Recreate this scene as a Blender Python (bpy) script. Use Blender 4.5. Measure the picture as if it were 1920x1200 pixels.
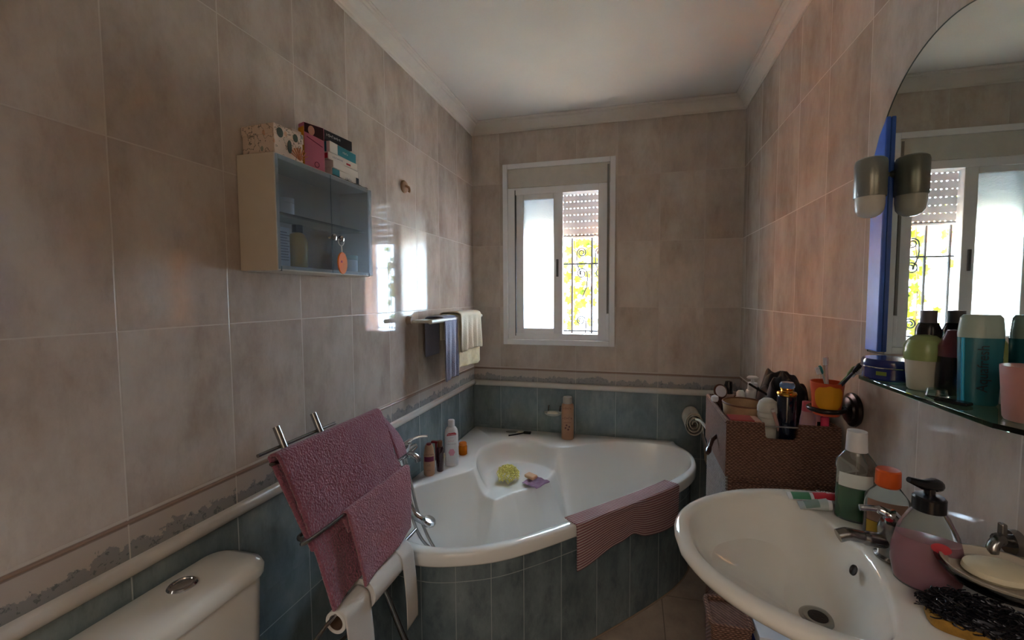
import bpy, bmesh, math, random
from mathutils import Vector, Matrix, noise
random.seed(7)
PI = math.pi
sc = bpy.context.scene
COL = sc.collection
for o in list(bpy.data.objects): bpy.data.objects.remove(o)

# ---------------------------------------------------------------- camera
F_PX, CX, CY = 789.2355, 994.81, 598.22
YAW, PITCH, ROLL = .2408, -.055, -.003
cy_, sy_, cp_, sp_, cr_, sr_ = math.cos(YAW), math.sin(YAW), math.cos(PITCH), math.sin(PITCH), math.cos(ROLL), math.sin(ROLL)
fw = Vector((-sy_*cp_, cy_*cp_, sp_)); rt0 = Vector((cy_, sy_, 0)); up0 = rt0.cross(fw)
rt = rt0*cr_ + up0*sr_; up = -rt0*sr_ + up0*cr_
cam = bpy.data.objects.new('camera', bpy.data.cameras.new('camera')); COL.objects.link(cam)
cam.matrix_world = Matrix(((rt.x, up.x, -fw.x, 1.0402), (rt.y, up.y, -fw.y, -2.6411), (rt.z, up.z, -fw.z, 1.4092), (0, 0, 0, 1)))
cam.data.sensor_width = 36; cam.data.lens = F_PX*36/1920
cam.data.shift_x = -(CX-960)/1920; cam.data.shift_y = (CY-600)/1920
cam.data.clip_start = .02
sc.camera = cam

# ---------------------------------------------------------------- light and exposure
sc.view_settings.view_transform = 'Standard'; sc.view_settings.look = 'None'
sc.view_settings.gamma = 1; sc.view_settings.use_curve_mapping = False
sc.view_settings.exposure = 1.85
world = bpy.data.worlds.new('world'); sc.world = world; world.use_nodes = True
wn = world.node_tree; bg = wn.nodes['Background']
bg.inputs[0].default_value = (.60, .79, 1, 1); bg.inputs[1].default_value = 15.5
sun = bpy.data.objects.new('sun', bpy.data.lights.new('sun', 'SUN')); COL.objects.link(sun)
sun.data.energy = 27; sun.data.angle = .01; sun.data.color = (1, .9, .74)
sun.rotation_euler = Vector((.7, .12, .72)).to_track_quat('Z', 'Y').to_euler()
# daylight through the window: a sampling portal only
pl = bpy.data.lights.new('window_portal', 'AREA'); pl.shape = 'RECTANGLE'; pl.size = .62; pl.size_y = 1.0
pl.cycles.is_portal = True
po = bpy.data.objects.new('window_portal', pl); COL.objects.link(po)
po.location = (.57, .30, 1.6); po.rotation_euler = (-PI/2, 0, 0)
# added fill lamp under the unseen hallway ceiling, reaching in through the doorway
hl = bpy.data.lights.new('hallway_fill', 'AREA'); hl.shape = 'RECTANGLE'; hl.size = 1.6; hl.size_y = 1.0; hl.energy = 19; hl.color = (1, .93, .84)
ho = bpy.data.objects.new('hallway_fill', hl); COL.objects.link(ho)
ho.location = (.95, -4.3, 2.49)

# ---------------------------------------------------------------- helpers
def S(v): return v/12.92 if v <= .04045 else ((v+.055)/1.055)**2.4
def rgb(r, g, b): return (S(r/255), S(g/255), S(b/255), 1)

class NT:
    def __init__(s, name):
        s.m = bpy.data.materials.new(name); s.m.use_nodes = True; s.t = s.m.node_tree
        s.b = s.t.nodes['Principled BSDF']; s.n = s.t.nodes
    def new(s, typ, **kw):
        n = s.n.new(typ)
        for k, v in kw.items():
            if k.startswith('i_'):
                key = k[2:]; key = int(key) if key.isdigit() else key.replace('_', ' ')
                s.put(n.inputs[key], v)
            else: setattr(n, k, v)
        return n
    def put(s, inp, v):
        if hasattr(v, 'bl_idname') or hasattr(v, 'is_linked'):
            s.t.links.new(v if hasattr(v, 'is_linked') else v.outputs[0], inp)
        else: inp.default_value = v
    def math(s, op, a, b=0.0, c=0.0, clamp=False):
        n = s.n.new('ShaderNodeMath'); n.operation = op; n.use_clamp = clamp
        s.put(n.inputs[0], a); s.put(n.inputs[1], b)
        if c is not None: s.put(n.inputs[2], c)
        return n.outputs[0]
    def mix(s, f, a, b, bt='MIX'):
        n = s.n.new('ShaderNodeMix'); n.data_type = 'RGBA'; n.blend_type = bt
        s.put(n.inputs[0], f); s.put(n.inputs[6], a); s.put(n.inputs[7], b)
        return n.outputs[2]
    def coord(s): return s.new('ShaderNodeTexCoord').outputs['Object']
    def noise(s, vec, scale, detail=4, rough=.6, out=0):
        n = s.n.new('ShaderNodeTexNoise'); s.put(n.inputs['Vector'], vec); n.inputs['Scale'].default_value = scale
        n.inputs['Detail'].default_value = detail; n.inputs['Roughness'].default_value = rough
        return n.outputs[out]
    def mapv(s, vec, scale=(1, 1, 1), loc=(0, 0, 0), rot=(0, 0, 0)):
        n = s.n.new('ShaderNodeMapping'); s.put(n.inputs[0], vec)
        n.inputs[1].default_value = loc; n.inputs[2].default_value = rot; n.inputs[3].default_value = scale
        return n.outputs[0]
    def ramp(s, f, stops):
        n = s.n.new('ShaderNodeValToRGB'); s.put(n.inputs[0], f); e = n.color_ramp.elements
        while len(e) < len(stops): e.new(.5)
        for k, (p, c) in enumerate(stops): e[k].position = p; e[k].color = c
        return n.outputs[0]
    def bump(s, h, strength=.3, dist=.001):
        n = s.n.new('ShaderNodeBump'); s.put(n.inputs['Height'], h); n.inputs['Strength'].default_value = strength
        n.inputs['Distance'].default_value = dist; s.t.links.new(n.outputs[0], s.b.inputs['Normal'])

MATS = {}
def mat(name, col, rough=.5, metal=0, trans=0, ior=1.45, bump=0, bscale=200, var=0, vscale=20, coat=0, sss=0, emis=None, alpha=1, sheen=0):
    if name in MATS: return MATS[name]
    t = NT(name); b = t.b
    col = rgb(*col) if len(col) == 3 else col
    b.inputs['Base Color'].default_value = col
    b.inputs['Roughness'].default_value = rough; b.inputs['Metallic'].default_value = metal
    b.inputs['Transmission Weight'].default_value = trans; b.inputs['IOR'].default_value = ior
    b.inputs['Coat Weight'].default_value = coat; b.inputs['Alpha'].default_value = alpha
    b.inputs['Sheen Weight'].default_value = sheen
    c = t.coord()
    v = t.noise(c, vscale, 5)
    d = tuple(x*(1-(var or .04)) for x in col[:3])+(1,)
    l = tuple(min(1, x*(1+(var or .04))) for x in col[:3])+(1,)
    t.put(b.inputs['Base Color'], t.ramp(v, [(.3, d), (.7, l)]))
    if bump: t.bump(t.noise(c, bscale, 3), bump, .002)
    MATS[name] = t.m
    return t.m

def finish_mesh(me, smooth):
    me.validate(); me.update()
    bm = bmesh.new(); bm.from_mesh(me); bmesh.ops.recalc_face_normals(bm, faces=bm.faces); bm.to_mesh(me); bm.free()
    if smooth:
        me.polygons.foreach_set('use_smooth', [True]*len(me.polygons))
        if smooth != 2:
            try: me.set_sharp_from_angle(angle=math.radians(smooth if smooth > 2 else 38))
            except Exception: pass

def world_origin(o):
    v = Vector((0, 0, 0))
    while o is not None: v += o.location; o = o.parent
    return v

class G:
    """collects geometry in world coordinates"""
    def __init__(s, tf=None): s.v = []; s.f = []; s.mi = []; s.cur = 0; s.tf = tf; s.uv = None
    def add(s, vs, fs):
        n = len(s.v)
        for p in vs:
            p = Vector(p); s.v.append(s.tf @ p if s.tf else p)
        for f in fs: s.f.append([n+i for i in f]); s.mi.append(s.cur)
        return s
    def box(s, x0, x1, y0, y1, z0, z1):
        return s.add([(x0, y0, z0), (x1, y0, z0), (x1, y1, z0), (x0, y1, z0), (x0, y0, z1), (x1, y0, z1), (x1, y1, z1), (x0, y1, z1)],
                     [(0, 3, 2, 1), (4, 5, 6, 7), (0, 1, 5, 4), (1, 2, 6, 5), (2, 3, 7, 6), (3, 0, 4, 7)])
    def loft(s, rings, caps=True, closed=True):
        n = len(rings[0]); vs = [p for r in rings for p in r]; fs = []
        for k in range(len(rings)-1):
            for i in range(n if closed else n-1):
                j = (i+1) % n; fs.append((k*n+i, k*n+j, (k+1)*n+j, (k+1)*n+i))
        if caps and closed:
            fs.append(tuple(range(n-1, -1, -1))); fs.append(tuple((len(rings)-1)*n+i for i in range(n)))
        return s.add(vs, fs)
    def lathe(s, prof, c=(0, 0, 0), n=32, sx=1, sy=1, caps=True, sup=1.0):
        rings = []
        for r, z in prof:
            ring = []
            for i in range(n):
                a = 2*PI*i/n; ca, sa = math.cos(a), math.sin(a)
                if sup != 1: ca = math.copysign(abs(ca)**sup, ca); sa = math.copysign(abs(sa)**sup, sa)
                ring.append((c[0]+r*sx*ca, c[1]+r*sy*sa, c[2]+z))
            rings.append(ring)
        return s.loft(rings, caps)
    def tube(s, pts, r, n=12, closed=False, caps=True):
        pts = [Vector(p) for p in pts]; m = len(pts)
        rs = r if isinstance(r, (list, tuple)) else [r]*m
        t0 = (pts[1]-pts[0]).normalized(); ref = Vector((0, 0, 1)) if abs(t0.z) < .9 else Vector((1, 0, 0))
        nrm = t0.cross(ref).normalized(); rings = []
        for i in range(m):
            if closed: t = (pts[(i+1) % m]-pts[i-1]).normalized()
            else: t = (pts[min(i+1, m-1)]-pts[max(i-1, 0)]).normalized()
            nrm = (nrm-t*nrm.dot(t)).normalized(); b = t.cross(nrm)
            rings.append([pts[i]+(nrm*math.cos(2*PI*k/n)+b*math.sin(2*PI*k/n))*rs[i] for k in range(n)])
        if closed: rings.append(rings[0])
        return s.loft(rings, caps and not closed)
    def sheet(s, fn, nu, nv):
        vs = [fn(i/nu, j/nv) for j in range(nv+1) for i in range(nu+1)]
        fs = [(j*(nu+1)+i, j*(nu+1)+i+1, (j+1)*(nu+1)+i+1, (j+1)*(nu+1)+i) for j in range(nv) for i in range(nu)]
        return s.add(vs, fs)
    def prism(s, pts2, axis, a, b):
        def P(p, h): return {'x': (h, p[0], p[1]), 'y': (p[0], h, p[1]), 'z': (p[0], p[1], h)}[axis]
        return s.loft([[P(p, a) for p in pts2], [P(p, b) for p in pts2]])
    def obj(s, name, mats, parent=None, smooth=0, bevel=0, solid=0, subsurf=0, loc=None, offset=0, bseg=2):
        me = bpy.data.meshes.new(name)
        if parent is not None: org = world_origin(parent)
        elif loc is not None: org = Vector(loc)
        else:
            xs = [v.x for v in s.v]; ys = [v.y for v in s.v]; zs = [v.z for v in s.v]
            org = Vector(((min(xs)+max(xs))/2, (min(ys)+max(ys))/2, min(zs)))
        me.from_pydata([v-org for v in s.v], [], s.f)
        if not isinstance(mats, (list, tuple)): mats = [mats]
        for m in mats: me.materials.append(m)
        if len(mats) > 1: me.polygons.foreach_set('material_index', s.mi)
        finish_mesh(me, smooth)
        o = bpy.data.objects.new(name, me); COL.objects.link(o)
        if parent is not None: o.parent = parent
        else: o.location = org
        if solid:
            m = o.modifiers.new('solid', 'SOLIDIFY'); m.thickness = solid; m.offset = offset
        if bevel:
            m = o.modifiers.new('bevel', 'BEVEL'); m.width = bevel; m.segments = bseg; m.limit_method = 'ANGLE'; m.angle_limit = .6
        if subsurf:
            m = o.modifiers.new('sub', 'SUBSURF'); m.levels = subsurf; m.render_levels = subsurf
        return o

def tag(o, label=None, cat=None, group=None, kind=None):
    if label: o['label'] = label
    if cat: o['category'] = cat
    if group: o['group'] = group
    if kind: o['kind'] = kind
    return o
def thing(name, label, cat, loc, group=None):
    o = bpy.data.objects.new(name, None); COL.objects.link(o); o.location = loc; o.empty_display_size = .02
    return tag(o, label, cat, group)
def catmull(P, n=8, closed=False):
    out = []; m = len(P); P = [Vector(p) for p in P]
    for i in range(m if closed else m-1):
        p0 = P[i-1] if (closed or i > 0) else P[0]; p1 = P[i]; p2 = P[(i+1) % m]
        p3 = P[(i+2) % m] if (closed or i+2 < m) else P[-1]
        for k in range(n):
            t = k/n
            out.append(.5*((2*p1)+(-p0+p2)*t+(2*p0-5*p1+4*p2-p3)*t*t+(-p0+3*p1-3*p2+p3)*t**3))
    if not closed: out.append(P[-1])
    return out
def sstep(a, b, x):
    t = max(0, min(1, (x-a)/(b-a))); return t*t*(3-2*t)
def TF(loc, rz=0, rx=0, ry=0, sc_=1):
    return Matrix.Translation(loc) @ Matrix.Rotation(rz, 4, 'Z') @ Matrix.Rotation(ry, 4, 'Y') @ Matrix.Rotation(rx, 4, 'X') @ Matrix.Scale(sc_, 4)
def marks(n, size, m, parent, tf, ext=.0004):
    # print too small to read in the photograph: a row of letter-sized strokes
    g = G(tf); x = -n*size*.31
    for k in range(n):
        a = size*(.30+.10*math.sin(k*2.3)); w_ = size*.09
        g.box(x, x+w_, -a, a, 0, ext); g.box(x+w_, x+size*.42, (a-w_) if k % 2 else -w_/2, a if k % 2 else w_/2, 0, ext)
        if k % 3: g.box(x+size*.33, x+size*.42, -a, a*.6, 0, ext)
        x += size*.62
    return g.obj('printed_line', m, parent)
def text(name, body, size, m, parent, tf, ext=.0004):
    if not isinstance(body, str): return marks(body, size, m, parent, tf, ext)
    cu = bpy.data.curves.new(name, 'FONT'); cu.body = body; cu.size = size; cu.extrude = ext; cu.align_x = 'CENTER'; cu.align_y = 'CENTER'
    to = bpy.data.objects.new(name, cu); COL.objects.link(to)
    bpy.context.view_layer.update()
    me = bpy.data.meshes.new_from_object(to); bpy.data.objects.remove(to)
    me.transform(Matrix.Translation(-world_origin(parent)) @ tf); me.materials.clear(); me.materials.append(m)
    o = bpy.data.objects.new(name, me); COL.objects.link(o); o.parent = parent
    return o

# ---------------------------------------------------------------- materials
W, H = 1.6416, 2.52
TZ = 1.338; TH = .397; TW = .25
def tile_wall(name, axis, off, rg=.055):
    """upper beige marble tiles, patterned listel strip, blue tiles below"""
    t = NT(name); c = t.coord()
    sx = t.new('ShaderNodeSeparateXYZ'); t.put(sx.inputs[0], c)
    u = t.math('SUBTRACT', sx.outputs[axis], off); z = sx.outputs[2]
    uu = t.math('DIVIDE', u, TW); zz = t.math('DIVIDE', t.math('SUBTRACT', z, TZ), TH)
    def dist(a, w):
        f = t.math('FRACT', a); return t.math('MULTIPLY', t.math('MINIMUM', f, t.math('SUBTRACT', 1.0, f)), w)
    upper = t.math('GREATER_THAN', z, .935)
    low = t.math('LESS_THAN', z, .845)
    du = dist(uu, TW); dz = dist(zz, TH)
    zlow = t.math('ABSOLUTE', t.math('SUBTRACT', z, .43)); dlow = t.math('MULTIPLY', t.math('ADD', zlow, t.math('MULTIPLY', upper, 9)), 1)
    dmid = t.math('MINIMUM', t.math('ABSOLUTE', t.math('SUBTRACT', z, .938)), dlow)
    dzu = t.math('ADD', dz, t.math('SUBTRACT', 9, t.math('MULTIPLY', upper, 9)))
    d = t.math('MINIMUM', du, t.math('MINIMUM', dzu, dmid))
    mr = t.new('ShaderNodeMapRange', i_0=d); mr.inputs[1].default_value = .0009; mr.inputs[2].default_value = .0020; mr.clamp = True
    g = mr.outputs[0]   # 0 grout, 1 tile
    cell = t.new('ShaderNodeCombineXYZ', i_0=t.math('FLOOR', uu), i_1=t.math('FLOOR', zz))
    wnz = t.new('ShaderNodeTexWhiteNoise', noise_dimensions='2D'); t.put(wnz.inputs[0], cell)
    off3 = t.new('ShaderNodeVectorMath', operation='SCALE', i_0=wnz.outputs[1]); off3.inputs[3].default_value = 9
    c2 = t.new('ShaderNodeVectorMath', operation='ADD', i_0=c, i_1=off3).outputs[0]
    cs = t.mapv(c2, (1, 1, .55))
    n1 = t.noise(cs, 6, 8, .68); n2 = t.noise(t.mapv(c2, (1.6, 1.6, .5), (3, 1, 2)), 11, 6, .7); n3 = t.noise(c2, 2.4, 3)
    col = t.ramp(n1, [(.25, rgb(164, 146, 133)), (.42, rgb(184, 170, 159)), (.58, rgb(200, 188, 178)), (.78, rgb(212, 203, 194))])
    col = t.mix(t.math('MULTIPLY', t.math('GREATER_THAN', t.math('ABSOLUTE', n2), .55), t.math('SUBTRACT', n2, .52), clamp=True), col, rgb(128, 104, 90))
    col = t.mix(t.math('MULTIPLY', t.math('SUBTRACT', n3, .50, clamp=True), 1.6, clamp=True), col, rgb(192, 168, 158))
    val = t.math('ADD', .92, t.math('MULTIPLY', wnz.outputs[0], .14))
    hsv = t.new('ShaderNodeHueSaturation', i_Value=val, i_Color=col); col = hsv.outputs[0]
    blue = t.ramp(n1, [(.25, rgb(92, 106, 110)), (.5, rgb(120, 133, 136)), (.75, rgb(148, 158, 160))])
    blue = t.mix(t.math('MULTIPLY', t.math('SUBTRACT', n2, .5, clamp=True), 2.0), blue, rgb(70, 84, 90))
    # listel: foliage blotches growing up from the bottom
    nl = t.noise(c, 24, 6, .72); hh = t.math('DIVIDE', t.math('SUBTRACT', z, .845), .09)
    wv = t.noise(t.mapv(c, (1, 1, .1)), 9, 3)
    th = t.math('ADD', t.math('MULTIPLY', hh, .75), t.math('MULTIPLY', wv, .5))
    fm = t.math('LESS_THAN', t.math('ADD', th, t.math('MULTIPLY', nl, -.9)), .12)
    lis = t.mix(t.math('MULTIPLY', fm, .6), rgb(186, 174, 166), rgb(110, 120, 126))
    nl2 = t.noise(c, 60, 4, .7)
    lis = t.mix(t.math('MULTIPLY', t.math('MULTIPLY', t.math('GREATER_THAN', nl2, .58), fm), .5), lis, rgb(76, 84, 90))
    band = t.math('GREATER_THAN', hh, .86)
    lis = t.mix(t.math('MULTIPLY', band, .55), lis, rgb(120, 98, 86))
    allc = t.mix(low, lis, blue); allc = t.mix(upper, allc, col)
    grc = t.mix(low, rgb(200, 190, 180), rgb(178, 184, 184))
    t.put(t.b.inputs['Base Color'], t.mix(g, grc, allc))
    t.put(t.b.inputs['Roughness'], t.math('ADD', .6, t.math('MULTIPLY', g, rg-.6)))
    t.b.inputs['Specular IOR Level'].default_value = .55
    wob = t.noise(c2, 3, 2)
    t.bump(t.math('ADD', g, t.math('ADD', t.math('MULTIPLY', wob, .5), t.math('MULTIPLY', n1, .06))), .35, .0012)
    return t.m
M_left = tile_wall('tile_left', 1, 0.0); M_right = tile_wall('tile_right', 1, -.0665+0.0); M_back = tile_wall('tile_back', 0, .1861, .3)

def panel_mat():
    t = NT('tub_panel_tile'); uvn = t.new('ShaderNodeUVMap'); sp = t.new('ShaderNodeSeparateXYZ'); t.put(sp.inputs[0], uvn.outputs[0])
    u, v = sp.outputs[0], sp.outputs[1]
    f = t.math('FRACT', u); du = t.math('MULTIPLY', t.math('MINIMUM', f, t.math('SUBTRACT', 1.0, f)), .13)
    dv = t.math('ABSOLUTE', t.math('SUBTRACT', v, .412)); d = t.math('MINIMUM', du, dv)
    mr = t.new('ShaderNodeMapRange', i_0=d); mr.inputs[1].default_value = .001; mr.inputs[2].default_value = .002; g = mr.outputs[0]
    c = t.mapv(t.coord(), (1, 1, .5)); n1 = t.noise(c, 7, 8, .7); n2 = t.noise(c, 16, 5, .7)
    blue = t.ramp(n1, [(.25, rgb(78, 90, 95)), (.5, rgb(104, 116, 120)), (.75, rgb(130, 140, 143))])
    blue = t.mix(t.math('MULTIPLY', t.math('SUBTRACT', n2, .5, clamp=True), 2.4), blue, rgb(58, 70, 76))
    t.put(t.b.inputs['Base Color'], t.mix(g, rgb(150, 158, 158), blue)); t.b.inputs['Roughness'].default_value = .22
    t.bump(g, .5, .001); return t.m
M_panel = panel_mat()
def floor_mat():
    t = NT('floor_tile'); c = t.coord(); s = t.new('ShaderNodeSeparateXYZ'); t.put(s.inputs[0], c)
    def dist(a, o):
        f = t.math('FRACT', t.math('DIVIDE', t.math('SUBTRACT', a, o), .33)); return t.math('MULTIPLY', t.math('MINIMUM', f, t.math('SUBTRACT', 1.0, f)), .33)
    d = t.math('MINIMUM', dist(s.outputs[0], .19), dist(s.outputs[1], .02))
    mr = t.new('ShaderNodeMapRange', i_0=d); mr.inputs[1].default_value = .0012; mr.inputs[2].default_value = .0026; g = mr.outputs[0]
    n1 = t.noise(c, 5, 8, .68)
    col = t.ramp(n1, [(.3, rgb(150, 132, 118)), (.7, rgb(190, 172, 156))])
    t.put(t.b.inputs['Base Color'], t.mix(g, rgb(120, 108, 98), col)); t.b.inputs['Roughness'].default_value = .3
    t.bump(g, .5, .001); return t.m
M_floor = floor_mat()
M_ceil = mat('ceiling_plaster', (214, 208, 200), .95, bump=.35, bscale=160, var=.03, vscale=3)
M_cove = mat('plaster_cornice', (218, 210, 200), .85, var=.03)
M_rail = mat('glazed_rail', (214, 205, 196), .12, var=.05, vscale=9, coat=.3)
M_white = mat('white_porcelain', (226, 222, 214), .07, coat=.5, var=.015, vscale=3)
M_tub = mat('tub_acrylic', (236, 233, 228), .16, coat=.4, var=.02, vscale=4)
M_pvc = mat('white_window_pvc', (236, 237, 240), .25, var=.02)
M_pvcdark = mat('window_seal_grey', (90, 92, 96), .6)
def slatm():
    t = NT('shutter_slat'); out = t.n['Material Output']; t.b.inputs['Base Color'].default_value = rgb(214, 210, 208); t.b.inputs['Roughness'].default_value = .5
    tr = t.new('ShaderNodeBsdfTranslucent'); tr.inputs[0].default_value = rgb(214, 206, 204)
    mx = t.new('ShaderNodeMixShader'); mx.inputs[0].default_value = .12
    t.t.links.new(t.b.outputs[0], mx.inputs[1]); t.t.links.new(tr.outputs[0], mx.inputs[2]); t.t.links.new(mx.outputs[0], out.inputs[0]); return t.m
M_slat = slatm()
M_chrome = mat('chrome', (205, 205, 208), .12, metal=1, var=.03)
M_dchrome = mat('dull_chrome', (150, 148, 146), .25, metal=1, var=.12, vscale=60)
M_steel = mat('brushed_steel', (170, 168, 165), .3, metal=1)
M_black = mat('black_plastic', (22, 22, 26), .25, var=.1)
M_mirror = mat('mirror_silver', (205, 212, 208), .012, metal=1, var=.005)
M_cab = mat('cabinet_laminate', (206, 194, 178), .42, var=.02)
M_iron = mat('wrought_iron', (30, 28, 28), .5, metal=.4, bump=.2)
def glassy(name, col, rough=.0, ior=1.45, trans=1): return mat(name, col, rough, trans=trans, ior=ior, var=.01)
M_glass = glassy('clear_glass', (235, 245, 240), .01)
M_glassg = glassy('green_edge_glass', (150, 205, 180), .01)
def fr_glass():
    t = NT('obscure_glass'); n = t.n; out = n['Material Output']
    c = t.coord(); nz = t.noise(t.mapv(c, (1, 1, 3)), 70, 3, .6)
    tr = t.new('ShaderNodeBsdfTranslucent'); tr.inputs[0].default_value = (.93, .96, .97, 1)
    rf = t.new('ShaderNodeBsdfRefraction'); rf.inputs[0].default_value = (.9, .95, .96, 1); rf.inputs['Roughness'].default_value = .12; rf.inputs['IOR'].default_value = 1.12
    bp = t.new('ShaderNodeBump', i_Height=nz); bp.inputs['Strength'].default_value = .9; bp.inputs['Distance'].default_value = .004
    t.t.links.new(bp.outputs[0], rf.inputs['Normal'])
    mx = t.new('ShaderNodeMixShader'); mx.inputs[0].default_value = .45
    t.t.links.new(tr.outputs[0], mx.inputs[1]); t.t.links.new(rf.outputs[0], mx.inputs[2]); t.t.links.new(mx.outputs[0], out.inputs[0])
    return t.m
M_obscure = fr_glass()
def terry(name, c1, c2, scale=260, strength=.9):
    t = NT(name); c = t.coord(); n1 = t.noise(c, scale, 2, .6); n2 = t.noise(c, 14, 3)
    v = t.new('ShaderNodeTexVoronoi', i_Vector=c, i_Scale=scale*.8)
    col = t.mix(t.math('MULTIPLY', n1, .8), rgb(*c1), rgb(*c2)); col = t.mix(t.math('MULTIPLY', n2, .3), col, rgb(*c1))
    t.put(t.b.inputs['Base Color'], col); t.b.inputs['Roughness'].default_value = .95; t.b.inputs['Sheen Weight'].default_value = .3
    t.bump(t.math('ADD', n1, v.outputs[0]), strength, .004); return t.m
M_towel = terry('pink_terry', (120, 62, 78), (176, 108, 124), 190, 1.0)
M_towel2 = terry('light_pink_terry', (142, 82, 96), (176, 112, 124), 420, .6)
M_blue_t = terry('blue_grey_terry', (122, 124, 150), (164, 166, 188), 300, .5)
M_cream_t = terry('cream_terry', (200, 190, 166), (232, 224, 204), 300, .5)
M_beige_t = terry('beige_mat', (176, 158, 138), (206, 190, 170), 300, .6)
def striped():
    t = NT('striped_cotton'); uvn = t.new('ShaderNodeUVMap'); s = t.new('ShaderNodeSeparateXYZ'); t.put(s.inputs[0], uvn.outputs[0])
    f = t.math('FRACT', t.math('MULTIPLY', s.outputs[1], 1/.0105)); m = t.math('GREATER_THAN', f, .5)
    n1 = t.noise(t.coord(), 300, 2)
    t.put(t.b.inputs['Base Color'], t.mix(m, rgb(190, 168, 164), rgb(140, 88, 94))); t.b.inputs['Roughness'].default_value = .95
    t.bump(t.math('ADD', t.math('MULTIPLY', t.math('SINE', t.math('MULTIPLY', s.outputs[1], 2*PI/.0105)), .6), n1), .7, .003); return t.m
M_stripe = striped()
def frost_door():
    t = NT('smoked_blue_glass'); out = t.n['Material Output']
    tr = t.new('ShaderNodeBsdfTransparent'); tr.inputs[0].default_value = (.88, .94, 1, 1)
    df = t.new('ShaderNodeBsdfDiffuse'); df.inputs[0].default_value = rgb(120, 136, 148)
    gl = t.new('ShaderNodeBsdfGlossy'); gl.inputs[0].default_value = (.8, .85, .9, 1); gl.inputs['Roughness'].default_value = .22
    m1 = t.new('ShaderNodeMixShader'); m1.inputs[0].default_value = .17
    t.t.links.new(tr.outputs[0], m1.inputs[1]); t.t.links.new(df.outputs[0], m1.inputs[2])
    fr = t.new('ShaderNodeMath', operation='MULTIPLY'); lw = t.new('ShaderNodeLayerWeight'); lw.inputs[0].default_value = .35; t.t.links.new(lw.outputs['Facing'], fr.inputs[0]); fr.inputs[1].default_value = .28
    m2 = t.new('ShaderNodeMixShader'); t.t.links.new(fr.outputs[0], m2.inputs[0]); t.t.links.new(m1.outputs[0], m2.inputs[1]); t.t.links.new(gl.outputs[0], m2.inputs[2])
    t.t.links.new(m2.outputs[0], out.inputs[0]); return t.m
M_frost = frost_door()
def wicker(name, c1, c2, c3, sc_=.72):
    t = NT(name); c = t.coord(); s = t.new('ShaderNodeSeparateXYZ'); t.put(s.inputs[0], c)
    h = t.math('ADD', s.outputs[0], s.outputs[1]); fz = 2*PI/.0075/sc_; fh = 2*PI/.017/sc_
    row = t.math('FLOOR', t.math('MULTIPLY', s.outputs[2], 1/(.0075*sc_)))
    ph = t.math('MULTIPLY', row, PI)
    a = t.math('SINE', t.math('ADD', t.math('MULTIPLY', h, fh), ph)); b = t.math('ABSOLUTE', t.math('SINE', t.math('MULTIPLY', s.outputs[2], fz/2)))
    n1 = t.noise(c, 90, 4, .7)
    ht = t.math('MULTIPLY', t.math('ADD', t.math('MULTIPLY', a, .4), .6), b)
    f = t.math('ADD', t.math('MULTIPLY', ht, .6), t.math('MULTIPLY', n1, .5))
    t.put(t.b.inputs['Base Color'], t.ramp(f, [(.2, rgb(*c1)), (.5, rgb(*c2)), (.85, rgb(*c3))]))
    t.b.inputs['Roughness'].default_value = .75; t.b.inputs['Specular IOR Level'].default_value = .25; t.bump(ht, 1, .004); return t.m
M_wick = wicker('brown_wicker', (76, 52, 43), (126, 92, 78), (166, 126, 108))
M_wickp = wicker('whitish_wicker', (70, 58, 54), (150, 138, 132), (190, 180, 174))

# ---------------------------------------------------------------- room shell
def struct(o): o['kind'] = 'structure'; return o
WT = .26
struct(G().box(-.2, 0, -3.45, 0, -.0, H).obj('wall_left', M_left, loc=(0, 0, 0)))
struct(G().box(W, W+.2, -3.45, 0, 0, H).obj('wall_right', M_right, loc=(0, 0, 0)))
wx0, wx1, wz0, wz1 = .235, .902, 1.12, 2.235          # hole in the back wall
g = G(); g.box(-.2, wx0, 0, WT, 0, H); g.box(wx1, W+.2, 0, WT, 0, H); g.box(wx0, wx1, 0, WT, 0, wz0); g.box(wx0, wx1, 0, WT, wz1, H)
struct(g.obj('wall_back', M_back, loc=(0, 0, 0)))
M_fw = mat('hall_paint', (206, 192, 172), .8)
g = G(); g.box(-.2, .62, -3.55, -3.45, 0, H); g.box(1.42, W+.2, -3.55, -3.45, 0, H); g.box(.62, 1.42, -3.55, -3.45, 2.05, H)
struct(g.obj('wall_front', M_left, loc=(0, 0, 0)))
g = G(); g.box(-.4, 2.2, -5.1, -5.0, 0, H); g.box(-.5, -.4, -5.1, -3.55, 0, H); g.box(2.2, 2.3, -5.1, -3.55, 0, H)
g.box(-.5, -.2, -3.55, -3.45, 0, H); g.box(W+.2, 2.3, -3.55, -3.45, 0, H)
struct(g.obj('wall_hallway', M_fw, loc=(0, 0, 0)))
struct(G().box(-.5, 2.3, -5.1, .26, -.1, 0).obj('floor', M_floor, loc=(0, 0, 0)))
struct(G().box(-.5, 2.3, -5.1, .26, H, H+.12).obj('ceiling', M_ceil, loc=(0, 0, 0)))
# door leaf, open into the hallway
g = G(); g.box(.6, .64, -4.22, -3.56, .01, 2.03)
d = struct(g.obj('door_1', mat('door_wood', (150, 104, 66), .4, var=.2, vscale=6), bevel=.003))
G().tube([(.64, -4.14, 1.03), (.69, -4.14, 1.03), (.69, -4.03, 1.03)], .009).obj('door_handle', M_dchrome, d, smooth=1)
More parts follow.
